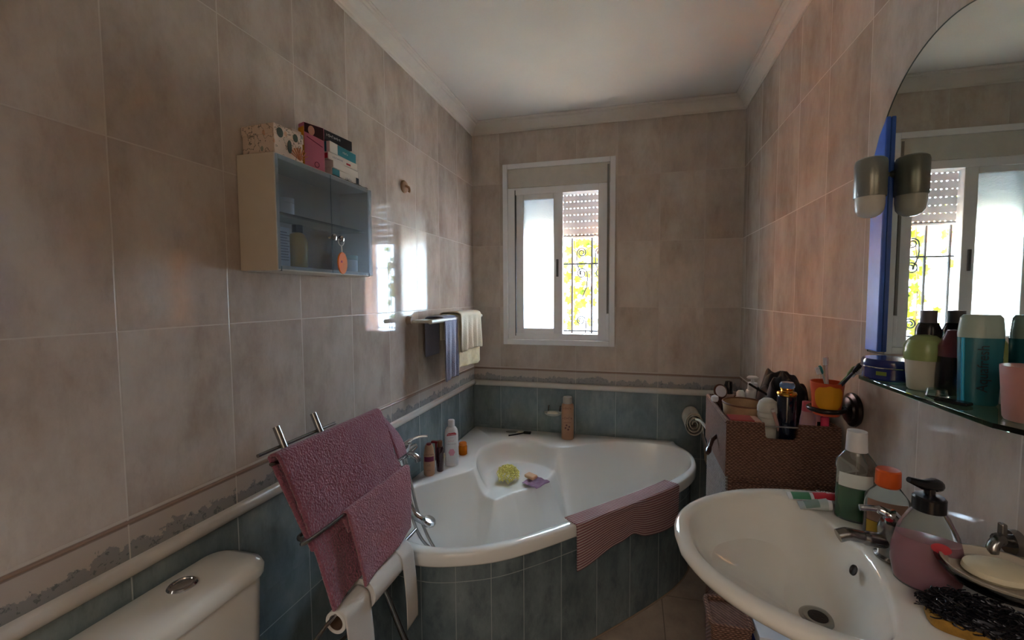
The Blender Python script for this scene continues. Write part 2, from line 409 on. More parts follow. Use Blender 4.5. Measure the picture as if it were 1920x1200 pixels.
# cornice: stepped cove profile swept round the ceiling, mitred
prof = [(0, 2.452), (.006, 2.452), (.008, 2.460), (.014, 2.464), (.022, 2.476), (.034, 2.490), (.046, 2.499), (.048, 2.506), (.058, 2.508), (.060, 2.514), (.066, 2.515), (.066, H), (0, H)]
def cornice(name, fn):
    a, b = fn(0), fn(1)
    g = G(); g.loft([[a(p) for p in prof], [b(p) for p in prof]]); return struct(g.obj(name, M_cove, smooth=0, loc=(0, 0, 0)))
cornice('trim_1', lambda k: (lambda p: (p[0], -p[0] if k else -3.45+p[0], p[1])))
cornice('trim_2', lambda k: (lambda p: (W-p[0], -p[0] if k else -3.45+p[0], p[1])))
cornice('trim_3', lambda k: (lambda p: ((W-p[0]) if k else p[0], -p[0], p[1])))
cornice('trim_4', lambda k: (lambda p: ((W-p[0]) if k else p[0], -3.45+p[0], p[1])))
# half-round glazed dado rail
rp = [(0, .812), (.006, .813), (.012, .818), (.018, .824), (.021, .832), (.020, .840), (.015, .846), (.008, .849), (0, .850)]
def rail(name, fn):
    a, b = fn(0), fn(1); g = G(); g.loft([[a(p) for p in rp], [b(p) for p in rp]])
    return struct(g.obj(name, M_rail, smooth=60, loc=(0, 0, 0)))
rail('trim_5', lambda k: (lambda p: (p[0], -p[0] if k else -3.45, p[1])))
rail('trim_6', lambda k: (lambda p: (W-p[0] if k else p[0], -p[0], p[1])))
# thin bead along the listel top
def bead(name, a, b, r=.004):
    return struct(G().tube([a, b], r, 8).obj(name, mat('listel_bead', (150, 124, 108), .3), smooth=1, loc=(0, 0, 0)))
bead('trim_7', (0, -3.45, .930), (0, 0, .930)); bead('trim_8', (0, 0, .930), (W, 0, .930))

# ---------------------------------------------------------------- window
ex = struct(bpy.data.objects.new('window_1', None)); COL.objects.link(ex); ex.location = (.57, 0, 1.1)
g = G()
g.box(.211, .243, -.014, .02, 1.093, 2.25); g.box(.893, .926, -.014, .02, 1.093, 2.25)
g.box(.243, .893, -.014, .02, 2.218, 2.25); g.box(.243, .893, -.014, .02, 1.093, 1.128)
g.obj('architrave', M_pvc, ex, bevel=.003)
G().box(.243, .893, -.008, .20, 2.098, 2.218).obj('shutter_box', mat('shutter_box_cream', (206, 202, 194), .45), ex, bevel=.003)
g = G()
g.box(.243, .290, .0, .075, 1.128, 2.098); g.box(.822, .893, .0, .075, 1.128, 2.098)
g.box(.290, .822, .0, .075, 2.055, 2.098); g.box(.290, .822, .0, .075, 1.128, 1.167)
g.obj('window_frame', M_pvc, ex, bevel=.002)
G().box(.289, .2945, -.002, .02, 1.150, 2.085).obj('seal', M_pvcdark, ex)
g = G(); g.box(.876, .888, -.011, .02, 1.30, 2.205); 
g.obj('strap_guide', mat('strap_grey', (136, 134, 132), .8), ex)
G().box(.872, .893, -.010, .02, 1.135, 1.30).obj('strap_winder', M_pvc, ex, bevel=.004)
# sliding sashes, both pushed to the left
sash = G()
sash.box(.297, .345, .006, .036, 1.165, 2.070); sash.box(.541, .600, .006, .036, 1.165, 2.070)
sash.box(.345, .541, .006, .036, 2.022, 2.070); sash.box(.345, .541, .006, .036, 1.165, 1.200)
so = sash.obj('sash', M_pvc, ex, bevel=.003)
G().box(.345, .541, .018, .022, 1.200, 2.022).obj('pane', M_obscure, so)
G().box(.560, .574, -.004, .006, 1.53, 1.64).obj('sash_pull', M_pvcdark, so, bevel=.002)
s2 = G()
s2.box(.305, .350, .042, .070, 1.165, 2.06); s2.box(.552, .590, .042, .070, 1.165, 2.06); s2.box(.350, .552, .042, .070, 2.022, 2.06); s2.box(.350, .552, .042, .070, 1.165, 1.195)
s2o = s2.obj('sash', M_pvc, ex, bevel=.002)
G().box(.350, .552, .055, .058, 1.195, 2.022).obj('pane', M_obscure, s2o)
# sill outside and reveal lining
G().box(.235, .902, .075, .30, 1.10, 1.128).obj('window_sill', mat('outer_sill', (200, 190, 176), .6), ex)
# roller shutter: slats with light slots
gs = G(); z = 2.10; yb = .115
while z > 1.815:
    gs.box(.245, .872, yb, yb+.010, z-.036, z)
    x = .245
    while x < .872:
        gs.box(x, min(x+.0165, .872), yb+.001, yb+.009, z-.0425, z-.036); x += .0245
    z -= .0425
gs.box(.245, .872, yb-.002, yb+.012, 1.786, z)
gs.obj('shutter_slats', M_slat, ex, bevel=.0015)
G().tube([(.245, yb-.004, z-.004), (.872, yb-.004, z-.004)], .0035, 8).obj('shutter_bar', M_pvcdark, ex, smooth=1)

# ---------------------------------------------------------------- outside
gr = thing('window_grille', 'black wrought iron window grille with scrolls outside the window', 'grille', (.57, .24, 1.13))
for x in (.262, .402, .512, .628, .762, .88):
    G().tube([(x, .235, 1.13), (x, .235, 2.23)], .0075, 8).obj('vertical_bar', M_iron, gr, smooth=1)
for z in (1.168, 1.625, 2.12):
    G().box(.236, .901, .229, .241, z-.005, z+.005).obj('cross_bar', M_iron, gr)
def scroll(cx, cz, s, flip=1):
    pts = []
    for k in range(40):
        a = k/39*1.7*2*PI; r = (.036-.026*k/39)*s
        pts.append((cx+flip*r*math.cos(a), .226, cz+r*math.sin(a)))
    tail = [(cx+flip*.034*s, .226, cz-.09*s), (cx+flip*.038*s, .226, cz-.045*s)]
    G().tube([(cx+flip*.005*s, .226, cz-.16*s)]+tail+pts, .0042, 8).obj('scroll', M_iron, gr, smooth=1)
for cx in (.33, .45, .695, .82):
    scroll(cx, 1.56, 1, 1); scroll(cx, 1.70, .9, -1)
scroll(.69, 1.24, .9, 1); scroll(.33, 1.24, .9, 1)
# vine
def leafmat():
    t = NT('vine_leaf'); n = t.n; out = n['Material Output']; c = t.coord(); nz = t.noise(c, 14, 3)
    col = t.ramp(nz, [(.3, rgb(60, 88, 16)), (.55, rgb(104, 120, 26)), (.8, rgb(140, 146, 40))])
    tr = t.new('ShaderNodeBsdfTranslucent'); df = t.b; t.put(df.inputs['Base Color'], col); t.put(tr.inputs[0], col); df.inputs['Roughness'].default_value = .5
    mx = t.new('ShaderNodeMixShader'); mx.inputs[0].default_value = .4
    t.t.links.new(df.outputs[0], mx.inputs[1]); t.t.links.new(tr.outputs[0], mx.inputs[2]); t.t.links.new(mx.outputs[0], out.inputs[0]); return t.m
M_leaf = leafmat()
vine = thing('grape_vine', 'yellow-green grape vine climbing the grille outside the window', 'vine', (.62, .32, 1.1))
stems = [[(.60, .33, 1.0), (.615, .31, 1.25), (.60, .34, 1.5), (.64, .30, 1.75), (.62, .33, 2.1)], [(.83, .30, 1.95), (.80, .34, 1.8), (.78, .30, 1.62), (.74, .33, 1.45), (.66, .32, 1.3)], [(.45, .4, 2.2), (.6, .36, 1.98), (.72, .32, 1.86), (.86, .34, 1.9)]]
for st in stems: G().tube(catmull(st, 8), .0035, 6).obj('stem', mat('vine_stem', (96, 74, 44), .8), vine, smooth=1)
gl = G()
def leaf(p, s, rot):
    R = TF(p, rot[2], rot[0], rot[1]); pts = []
    rad = [1, .62, .9, .55, .82, .5, .55, .30, .55, .5, .82, .55, .9, .62]
    for k, r in enumerate(rad):
        a = PI/2+2*PI*k/14; pts.append(R @ Vector((r*s*math.cos(a), .12*s*math.cos(2*a), r*s*math.sin(a))))
    n = len(gl.v); gl.v.append(R @ Vector((0, -.1*s, 0))); gl.v += pts
    for k in range(14): gl.f.append([n, n+1+k, n+1+(k+1) % 14]); gl.mi.append(0)
random.seed(11)
lp = [(.64, 1.76), (.70, 1.77), (.76, 1.76), (.80, 1.70), (.77, 1.66), (.81, 1.60), (.66, 1.70), (.62, 1.60), (.66, 1.53), (.72, 1.57), (.70, 1.49), (.79, 1.49), (.77, 1.44), (.81, 1.36), (.62, 1.45), (.61, 1.38), (.68, 1.36), (.65, 1.30), (.63, 1.25), (.66, 1.22), (.61, 1.18), (.72, 1.72), (.83, 1.78), (.60, 1.72), (.60, 1.66), (.82, 1.43), (.74, 1.62), (.60, 1.30), (.69, 1.62), (.74, 1.78), (.66, 1.79), (.79, 1.56), (.63, 1.41), (.60, 1.20), (.64, 1.34), (.71, 1.44), (.75, 1.36), (.73, 1.22), (.80, 1.24), (.60, 1.54), (.67, 1.45), (.82, 1.66)]
for (x, z) in lp:
    s = random.uniform(.036, .055); leaf((x+(x-1.04)*.1+.035, .30+random.uniform(0, .07), z), s, (random.uniform(-.4, .4), random.uniform(-PI, PI), random.uniform(-.4, .4)))
for k in range(26): leaf((random.uniform(.26, .58), random.uniform(.32, .5), random.uniform(1.15, 2.0)), random.uniform(.03, .05), (random.uniform(-.6, .6), random.uniform(-3, 3), random.uniform(-.7, .7)))
lv = gl.obj('foliage', M_leaf, vine); lv['kind'] = 'stuff'
# neighbouring houses and ground
M_ochre = mat('ochre_render', (232, 138, 66), .9, var=.06, vscale=2)
tag(G().box(-1.9, -1.6, .55, 3.4, -1, 3.4).obj('bounce_wall', M_ochre, bevel=.01), 'tall sunlit orange wall added left outside the window for its warm bounce', 'wall')  # added out of view; bounces orange light onto the right bathroom wall
struct(G().box(-14, 12, .30, 22, -1.2, -1.0).obj('terrace_ground', mat('terrace_paving', (214, 200, 178), .9, var=.08, vscale=1), loc=(0, 0, 0)))
hs = thing('neighbour_house', 'pale blue-white house with terracotta tiled roof across the garden', 'house', (-3.5, 8, -1))
G().box(-9, .9, 8, 12, -1, 2.6).obj('wall', mat('white_render', (232, 236, 244), .9), hs)
g = G(); g.prism([(7.6, 2.5), (12.2, 2.5), (10, 3.6)], 'x', -9.3, 1.2); g.obj('roof', mat('terracotta', (206, 116, 72), .8, var=.2, vscale=9, bump=.5, bscale=20), hs)
G().box(-6.3, -5.3, 7.95, 8.02, .3, 1.7).obj('window', M_pvcdark, hs)

# ---------------------------------------------------------------- bathtub
def polar_table(pts, c):
    L = sorted([(math.atan2(p[1]-c[1], p[0]-c[0]) % (2*PI), math.hypot(p[0]-c[0], p[1]-c[1])) for p in pts]); return L
def ray_poly(pts, c, a):
    d = (math.cos(a), math.sin(a)); best = None; n = len(pts)
    for i in range(n):
        x1, y1 = pts[i][0]-c[0], pts[i][1]-c[1]; x2, y2 = pts[(i+1) % n][0]-c[0], pts[(i+1) % n][1]-c[1]
        ex_, ey_ = x2-x1, y2-y1; den = d[0]*ey_-d[1]*ex_
        if abs(den) < 1e-12: continue
        t = (x1*ey_-y1*ex_)/den; s = (x1*d[1]-y1*d[0])/den
        if t > 0 and -1e-6 <= s <= 1+1e-6: best = t if best is None else max(best, t)
    return best
TC = (.72, -.72)
front = [(0.002, -1.30), (.12, -1.345), (.25, -1.372), (.36, -1.376), (.47, -1.347), (.59, -1.292), (.70, -1.205), (.833, -1.077), (.947, -.958), (1.061, -.838), (1.16, -.727), (1.252, -.613), (1.325, -.488), (1.362, -.373), (1.369, -.254), (1.345, -.150), (1.30, -.06), (1.285, -.002)]
outer = [(p.x, p.y) for p in catmull([(a, b, 0) for a, b in front], 5)] + [(.002, -.002)]
inn = [(.42, -1.318), (.55, -1.262), (.671, -1.170), (.79, -1.048), (.942, -.878), (1.061, -.753), (1.2, -.60), (1.305, -.44), (1.342, -.32), (1.335, -.19), (1.27, -.105), (1.182, -.075), (1.03, -.078), (.897, -.107), (.78, -.18), (.683, -.245), (.62, -.262), (.57, -.235), (.505, -.195), (.42, -.172), (.332, -.185), (.26, -.225), (.213, -.288), (.182, -.37), (.189, -.453), (.215, -.54), (.245, -.62), (.245, -.69), (.20, -.755), (.088, -.904), (.062, -1.0), (.072, -1.12), (.12, -1.225), (.2, -1.29), (.30, -1.322)]
inner = [(p.x, p.y) for p in catmull([(a, b, 0) for a, b in inn], 5, True)]
ang = [2*PI*k/300 for k in range(300)]
for cpt in [(.002, -.002), (.002, -1.30), (1.285, -.002)]: ang.append(math.atan2(cpt[1]-TC[1], cpt[0]-TC[0]) % (2*PI))
ang = sorted(ang); RI = [ray_poly(inner, TC, a) for a in ang]; RO = [max(ray_poly(outer, TC, a), ri+.004) for a, ri in zip(ang, RI)]
def ringp(f, z):
    out = []
    for k, a in enumerate(ang):
        r = f(k); x = TC[0]+r*math.cos(a); y = TC[1]+r*math.sin(a)
        out.append((max(.002, x), min(-.002, y), z(k, x, y) if callable(z) else z))
    return out
RZ = .53
SE = [(.386, -.73), (.458, -.632), (.54, -.55), (.599, -.422), (.62, -.25)]    # seat front edge
def seat_sd(x, y):
    best = 9; sgn = 1
    for i in range(len(SE)-1):
        ax, ay = SE[i]; bx, by = SE[i+1]; dx, dy = bx-ax, by-ay; t = max(0, min(1, ((x-ax)*dx+(y-ay)*dy)/(dx*dx+dy*dy)))
        d = math.hypot(x-ax-t*dx, y-ay-t*dy)
        if d < best: best = d; sgn = 1 if (dx*(y-ay)-dy*(x-ax)) < 0 else -1
    # left boundary of the seat, from the rim to its front corner
    ax, ay, bx, by = .235, -.66, .386, -.73; s2_ = ((bx-ax)*(y-ay)-(by-ay)*(x-ax))/math.hypot(bx-ax, by-ay)
    return min(-sgn*best, s2_)
def basin_z(k, x, y, t):
    u = min(1, t/.26); zb = RZ-.006-.40*(1-(1-u)**2.4)
    if t > .3: zb -= .01*min(1, (t-.3)/.3)
    sd = seat_sd(x, y)
    u2 = min(1, t/.085); zs = RZ-.006-.115*(1-(1-u2)**2.0)
    zs += -2.6*max(0, -sd)-(.02*sstep(.03, 0, sd)*0)
    kk = .012; h = max(0, min(1, .5+.5*(zs-zb)/kk)); return zb+(zs-zb)*h+kk*h*(1-h)
rings = [ringp(lambda k: RO[k]-.022, .482), ringp(lambda k: RO[k]-.004, .482), ringp(lambda k: RO[k], .488), ringp(lambda k: RO[k]-.001, .512), ringp(lambda k: RO[k]-.004, .524),
         ringp(lambda k: RO[k]-min(.012, (RO[k]-RI[k])*.3), RZ), ringp(lambda k: RI[k]+min(.008, (RO[k]-RI[k])*.3), RZ), ringp(lambda k: RI[k]+.002, RZ-.003)]
NR = 64
for j in range(0, NR+1):
    fr = (j/NR)**1.0
    def f(k, fr=fr): return RI[k]*(1-fr)+.0001
    def zf(k, x, y, fr=fr): return basin_z(k, x, y, RI[k]*fr*.97)
    rings.append(ringp(f, zf))
g = G(); g.loft(rings, caps=False)
tub = thing('corner_bathtub', 'white corner bathtub with moulded seat built into the tiled corner', 'bathtub', (.6, -.6, 0))
g.obj('basin', M_tub, tub, smooth=2)
G().lathe([(.001, .0), (.028, .0), (.031, .003), (.026, .006), (.001, .006)], (.62, -.86, .112)).obj('drain', M_chrome, tub, smooth=1)
# tiled surround with its own unwrapped tile layout
g = G(); ptsP = [p for p in catmull([(a, b, 0) for a, b in front], 6)]
def inset(i, d):
    a = ptsP[max(0, i-1)]; b = ptsP[min(len(ptsP)-1, i+1)]; t = (b-a).normalized(); nrm = Vector((-t.y, t.x, 0)); q = ptsP[i]+nrm*d
    return Vector((max(.003, q.x), min(-.003, q.y), 0))
pin = [inset(i, .026) for i in range(len(ptsP))]; arc = [0]
for i in range(1, len(pin)): arc.append(arc[-1]+(pin[i]-pin[i-1]).length)
vs = []; fs = []; n = len(pin)
for z in (0, .482):
    for q in pin: vs.append((q.x, q.y, z))
for i in range(n-1): fs.append((i, i+1, n+i+1, n+i))
g.add(vs, fs)
su = g.obj('tiled_surround', M_panel, tub, smooth=2)
def umap(s):   # narrow cut tiles round the tight bend, wider ones along the straight
    knots = [(0, -1.0), (.20, 0), (.325, 1), (.448, 2), (.572, 3), (.695, 4), (.86, 5), (1.04, 6), (1.23, 7), (1.42, 8), (1.60, 9), (2.2, 12)]
    for (a, ua), (b, ub) in zip(knots, knots[1:]):
        if s <= b: return ua+(ub-ua)*(s-a)/(b-a)
    return 12
uvl = su.data.uv_layers.new(name='UVMap'); org = world_origin(tub)
key = {}
for i, q in enumerate(pin): key[(round(q.x-org.x, 5), round(q.y-org.y, 5))] = arc[i]
for L in su.data.loops:
    co = su.data.vertices[L.vertex_index].co; uvl.data[L.index].uv = (umap(key.get((round(co.x, 5), round(co.y, 5)), 0)), co.z)
# silicone skirt line at the foot
G().tube([(q.x, q.y, .004) for q in pin], .005, 6).obj('grout_bead', mat('old_grout', (150, 128, 108), .8), tub, smooth=1)

# ---------------------------------------------------------------- items on and around the tub
def bottle(name, label, cat, c, prof, m, cap=None, capm=None, sx=1, sy=1, rz=0, sup=1, n=36, labels=(), group=None, tilt=None, smooth=40):
    """prof / cap: lists of (radius, height). labels: (z0, z1, material, text)"""
    t = thing(name, label, cat, c, group)
    tf = TF(c, rz, *(tilt or (0, 0)))
    b = G(tf).lathe(prof, (0, 0, 0), n, sx, sy, sup=sup).obj('body', m, t, smooth=smooth)
    if cap: G(tf).lathe(cap, (0, 0, 0), n, sx if len(cap) and sup != 1 else 1, sy if sup != 1 else 1).obj('cap', capm, t, smooth=30)
    for (z0, z1, lm) in labels:
        def rad(z):
            for (r0, a), (r1, b_) in zip(prof, prof[1:]):
                if a <= z <= b_ and b_ > a: return r0+(r1-r0)*(z-a)/(b_-a)
            return prof[0][0]
        g = G(tf); N = 14; rr = []
        for k in range(9):
            z = z0+(z1-z0)*k/8; r = rad(z)+.0006; ring = []
            for i in range(N+1):
                a = -PI/2-1.0+2.0*i/N; ca, sa = math.cos(a), math.sin(a)
                if sup != 1: ca = math.copysign(abs(ca)**sup, ca); sa = math.copysign(abs(sa)**sup, sa)
                ring.append((r*sx*ca, r*sy*sa, z))
            rr.append(ring)
        g.loft(rr, caps=False, closed=False); g.obj('printed_label', lm, t, smooth=2)
    return t
M_red = mat('dark_red_plastic', (120, 22, 34), .3); M_tan = mat('tan_plastic', (178, 138, 112), .35); M_tan2 = mat('tan_bottle', (176, 134, 104), .3)
M_wp = mat('white_plastic', (214, 212, 214), .3); M_wine = mat('dark_wine_liquid', (52, 14, 26), .12, coat=.5)
M_purple = mat('purple_print', (110, 24, 66), .5); M_brownp = mat('brown_print', (112, 70, 62), .5); M_redp = mat('red_print', (176, 30, 46), .5)
M_pinkp = mat('pink_print', (206, 140, 158), .5); M_greyp = mat('grey_print', (120, 116, 130), .5)
def front_text(t, body, size, m, c, dz, r, rz, rot=0):
    d = Vector((math.sin(rz), -math.cos(rz), 0))
    return text('lettering', body, size, m, t, Matrix.Translation(Vector(c)+d*r+Vector((0, 0, dz))) @ Matrix.Rotation(rz, 4, 'Z') @ Matrix.Rotation(PI/2, 4, 'X') @ Matrix.Rotation(rot, 4, 'Z'))
face = .45
c = (.070, -.79, .531)
t = bottle('shampoo_bottle', 'tan shampoo bottle with dark red cap top and purple band beside the tub tap', 'bottle', c,
       [(.001, 0), (.021, 0), (.024, .004), (.0245, .05), (.0235, .10), (.019, .135), (.015, .150), (.013, .152), (.001, .153)], M_tan, [(.001, .150), (.0125, .150), (.012, .1575), (.001, .158)], M_red, rz=face, sx=1.1, sy=.85,
       labels=[(.072, .096, M_purple)])
front_text(t, 6, .013, M_brownp, c, .108, .0225, face); front_text(t, 2, .012, M_brownp, c, .055, .0225, face); front_text(t, 3, .010, M_brownp, c, .030, .0225, face)
c = (.102, -.735, .531)
bt = bottle('shower_oil_bottle', 'slim dark wine-red bottle with brown gold cap between tan and white bottles', 'bottle', c,
       [(.001, 0), (.015, 0), (.0175, .004), (.0175, .115), (.014, .124), (.001, .125)], M_wine, [(.001, .125), (.0125, .125), (.0125, .150), (.011, .154), (.001, .154)], mat('bronze_cap', (120, 84, 62), .3, metal=.5), rz=face)
rz_ = thing('razor', 'small red disposable razor propped behind the dark bottle', 'razor', (.072, -.715, .531))
G().tube([(.075, -.712, .532), (.070, -.712, .60), (.068, -.712, .665)], [.004, .0045, .004], 10).obj('handle', M_red, rz_, smooth=1)
G().box(.045, .090, -.722, -.706, .664, .673).obj('head', M_red, rz_, bevel=.002)
c = (.128, -.655, .531)
t = bottle('shower_gel_bottle', 'tall white shower gel bottle with red logo band and pink flower print', 'bottle', c,
       [(.001, 0), (.029, 0), (.033, .004), (.034, .06), (.033, .165), (.030, .188), (.022, .202), (.018, .204), (.001, .205)], M_wp, [(.001, .204), (.0175, .204), (.017, .236), (.015, .240), (.001, .240)], M_wp, rz=face, sx=1.05, sy=.62)
d = Vector((math.sin(face), -math.cos(face), 0)); tfm = lambda dz, r=.0215: Matrix.Translation(Vector(c)+d*r+Vector((0, 0, dz))) @ Matrix.Rotation(face, 4, 'Z')
g = G(tfm(.168)); g.prism([(-.024, -.006), (.024, -.003), (.024, .006), (.016, .010), (-.016, .008), (-.024, .001)], 'y', -.0006, .0002); g.obj('logo_band', M_redp, t)
text('lettering', 8, .009, M_wp, t, tfm(.169, .0222) @ Matrix.Rotation(PI/2, 4, 'X'), .0002)
text('lettering', 5, .007, M_greyp, t, tfm(.152, .0214) @ Matrix.Rotation(PI/2, 4, 'X'))
text('lettering', 4, .013, M_pinkp, t, tfm(.134, .0214) @ Matrix.Rotation(PI/2, 4, 'X'))
text('lettering', 8, .009, M_greyp, t, tfm(.118, .0214) @ Matrix.Rotation(PI/2, 4, 'X'))
g = G(tfm(.075, .0218))
for k in range(7):
    a = 2*PI*k/6; r0 = .009 if k < 6 else 0; cx_, cz_ = r0*math.cos(a), r0*1.2*math.sin(a)
    g.prism([(cx_+.0075*math.cos(q*PI/6), cz_+.0085*math.sin(q*PI/6)) for q in range(12)], 'y', -.0004+.0001*k, .0002+.0001*k)
g.obj('flower_print', M_pinkp, t)
c = (.125, -.50, .531)
j = bottle('amber_jar', 'small amber glass jar standing behind the tall white bottle', 'jar', c, [(.001, 0), (.021, 0), (.024, .004), (.024, .045), (.021, .052), (.001, .053)], mat('amber_glass', (226, 128, 30), .05, trans=.55, ior=1.3), [(.001, .053), (.021, .053), (.021, .064), (.019, .067), (.001, .067)], mat('amber_lid', (206, 110, 20), .25))
c = (.652, -.115, .531)
t = bottle('body_lotion_bottle', 'tall tan lotion bottle with pale cap standing at the back tiles', 'bottle', c, [(.001, 0), (.034, 0), (.038, .004), (.038, .20), (.036, .215), (.030, .222), (.001, .223)], M_tan2, [(.001, .222), (.029, .222), (.029, .255), (.026, .262), (.001, .262)], mat('pale_cap', (176, 168, 158), .3), rz=.15, sx=1, sy=.7)
for dz, s, b in ((.195, .016, 5), (.135, .02, 5), (.108, .012, 6)): front_text(t, b, s, M_brownp, c, dz, .0275, .15)
dd = Vector((math.sin(.15), -math.cos(.15), 0))
g = G(Matrix.Translation(Vector(c)+dd*.0278) @ Matrix.Rotation(.15, 4, 'Z'))
for (a, b) in ((-.012, .075), (.010, .083), (.004, .066), (-.006, .092)): g.prism([(a+.006*math.cos(q*PI/4), b+.006*math.sin(q*PI/4)) for q in range(8)], 'y', -.0004, .0002)
g.obj('nut_print', M_brownp, t)
# soap dish on the back wall
sd = thing('wall_soap_dish', 'small chrome wall soap dish holding white soap on the back tiles', 'soap dish', (.55, -.05, .66))
G().lathe([(.001, .655), (.04, .658), (.055, .668), (.058, .676), (.055, .674), (.04, .664), (.001, .661)], (.552, -.068, 0), 36, 1, .7).obj('dish', mat('frosted_dish', (190, 192, 186), .2), sd, smooth=1)
for x in (.515, .59):
    G().tube([(x, -.002, .70), (x, -.02, .705), (x, -.028, .69), (x, -.035, .672)], .004, 8).obj('bracket', M_dchrome, sd, smooth=1)
tag(G().lathe([(.001, 0), (.03, .001), (.036, .008), (.03, .016), (.001, .018)], (.55, -.068, .6625), 28, 1, .62).obj('soap_bar', mat('white_soap', (226, 218, 200), .5), smooth=1), 'white oval soap bar lying in the dish on the back wall', 'soap')
# glasses / comb on the rim corner
cb = thing('safety_razor', 'black razor with curved handle lying on the tub corner', 'razor', (.36, -.10, .531))
G().tube(catmull([(.285, -.155, .535), (.33, -.125, .537), (.375, -.085, .538), (.40, -.075, .540)], 6), .0045, 8).obj('handle', M_black, cb, smooth=1)
G().box(.365, .412, -.095, -.07, .532, .545).obj('head', M_black, cb, bevel=.003)
pk = G(TF((.285, -.075, .531), .15)).lathe([(.001, 0), (.024, 0), (.026, .004), (.024, .007), (.001, .007)], (0, 0, 0), 20, 1.6, .5)
tag(pk.obj('pumice_stone', mat('grey_pumice', (120, 120, 112), .9, bump=.6), smooth=1), 'small flat grey pumice lying left of the black razor', 'pumice')
tag(G(TF((.335, -.07, .531), .1)).box(-.022, .022, -.011, .011, 0, .006).obj('soap_sliver', mat('yellowish_soap', (206, 198, 170), .5), bevel=.002), 'pale thin soap sliver beside the black razor', 'soap')
# loofah, cloth, soap on the seat
lf = G(); random.seed(3)
for k in range(110):
    a, b = random.uniform(0, 2*PI), random.uniform(-.25, 1.4); R = .064
    d = Vector((math.cos(a)*math.cos(b), math.sin(a)*math.cos(b), math.sin(b)*.75)); p = Vector((.385, -.50, .440))+d*R*random.uniform(.55, 1)
    u = d.orthogonal().normalized(); w_ = d.cross(u); pts = []
    for q in range(9):
        an = q/8*2*PI; rr = .013*(1+.3*math.sin(3*an+k)); pts.append(p+(u*math.cos(an)+w_*math.sin(an))*rr+d*.005*math.sin(2*an))
    lf.tube(pts, .0022, 4, caps=False)
lo = lf.obj('bath_puff', mat('yellow_mesh', (240, 232, 140), .7), smooth=1, loc=(.385, -.5, .41)); tag(lo, 'yellow mesh bath puff lying on the moulded tub seat', 'bath puff')
def cloth_sheet(name, fn, nu, nv, m, th, label=None, cat=None, parent=None, sub=1, group=None):
    o = G().sheet(fn, nu, nv).obj(name, m, parent, smooth=2, solid=th, subsurf=sub)
    if label: tag(o, label, cat, group)
    return o
def fc(u, v):
    x, y = .045+.105*u, .11*(v-.5); a = -.5
    X = .46+x*math.cos(a)-y*math.sin(a); Y = -.44+x*math.sin(a)+y*math.cos(a)-.03
    return (X, Y, .4215+.005*math.sin(9*u+4*v)**2+.003*noise.noise((u*5, v*5, 2)))
cloth_sheet('flannel', fc, 16, 16, mat('lilac_flannel', (150, 112, 140), .95, bump=.7, bscale=400, sheen=.3), .006, 'lilac washcloth spread under the soap on the tub seat', 'washcloth')
tag(G(TF((.512, -.490, .4325), -.55, .1)).box(-.033, .033, -.02, .02, 0, .018).obj('soap_bar', mat('orange_soap', (206, 164, 130), .45), bevel=.006, bseg=4), 'peach coloured soap bar lying on the lilac washcloth', 'soap')
# striped bath mat over the front rim
path = []   # position along rim
RIMP = [q for q in catmull([(a, b, 0) for a, b in front[7:13]], 14)]
def rim_at(s):
    L = [0]
    for a, b in zip(RIMP, RIMP[1:]): L.append(L[-1]+(b-a).length)
    for i in range(len(L)-1):
        if s <= L[i+1] or i == len(L)-2:
            f = (s-L[i])/(L[i+1]-L[i]); p = RIMP[i].lerp(RIMP[i+1], f); t = (RIMP[i+1]-RIMP[i]).normalized(); return p, Vector((t.y, -t.x, 0))
def fm(u, v):
    s = -.005+.615*u; p, nr = rim_at(s)
    ln = .09+.168-.035*sstep(0, .35, u)+.035*sstep(.35, .9, u)-.020*math.exp(-((u-.5)/.07)**2)
    d = ln*v
    if d < .07: return tuple(p+nr*(-.066+d)+Vector((0, 0, RZ+.004-(.004*(1-d/.07)))))
    e = d-.07
    if e < .02: a = e/.02*PI/2; return tuple(p+nr*(.004+.0045*math.sin(a))+Vector((0, 0, RZ+.004-.0095*(1-math.cos(a)))))
    return tuple(p+nr*(.0085+.004*math.sin(u*9+1)*min(1, e/.1))+Vector((0, 0, RZ-.0055-(e-.02))))
g = G().sheet(fm, 90, 60); mo = g.obj('bath_mat', M_stripe, smooth=2, solid=.004, offset=1)
uvl = mo.data.uv_layers.new(name='UVMap')
for L in mo.data.loops:
    i = L.vertex_index; u, v = (i % 91)/90, (i//91)/60; uvl.data[L.index].uv = (u*.615, v*.25)
tag(mo, 'pink and white striped bath mat draped over the tub front rim', 'bath mat')
# green bottle end just right of the hanging towels
gb = thing('green_bottle', 'bright green plastic bottle lying behind the pink towel on the rim', 'bottle', (.10, -1.13, .531))
G(TF((.102, -1.105, .552), PI/2-.15, 0, PI/2-.05)).lathe([(.001, -.09), (.019, -.088), (.02, -.08), (.02, .01), (.011, .028), (.001, .029)]).obj('body', mat('green_plastic', (40, 150, 50), .25), gb, smooth=40)
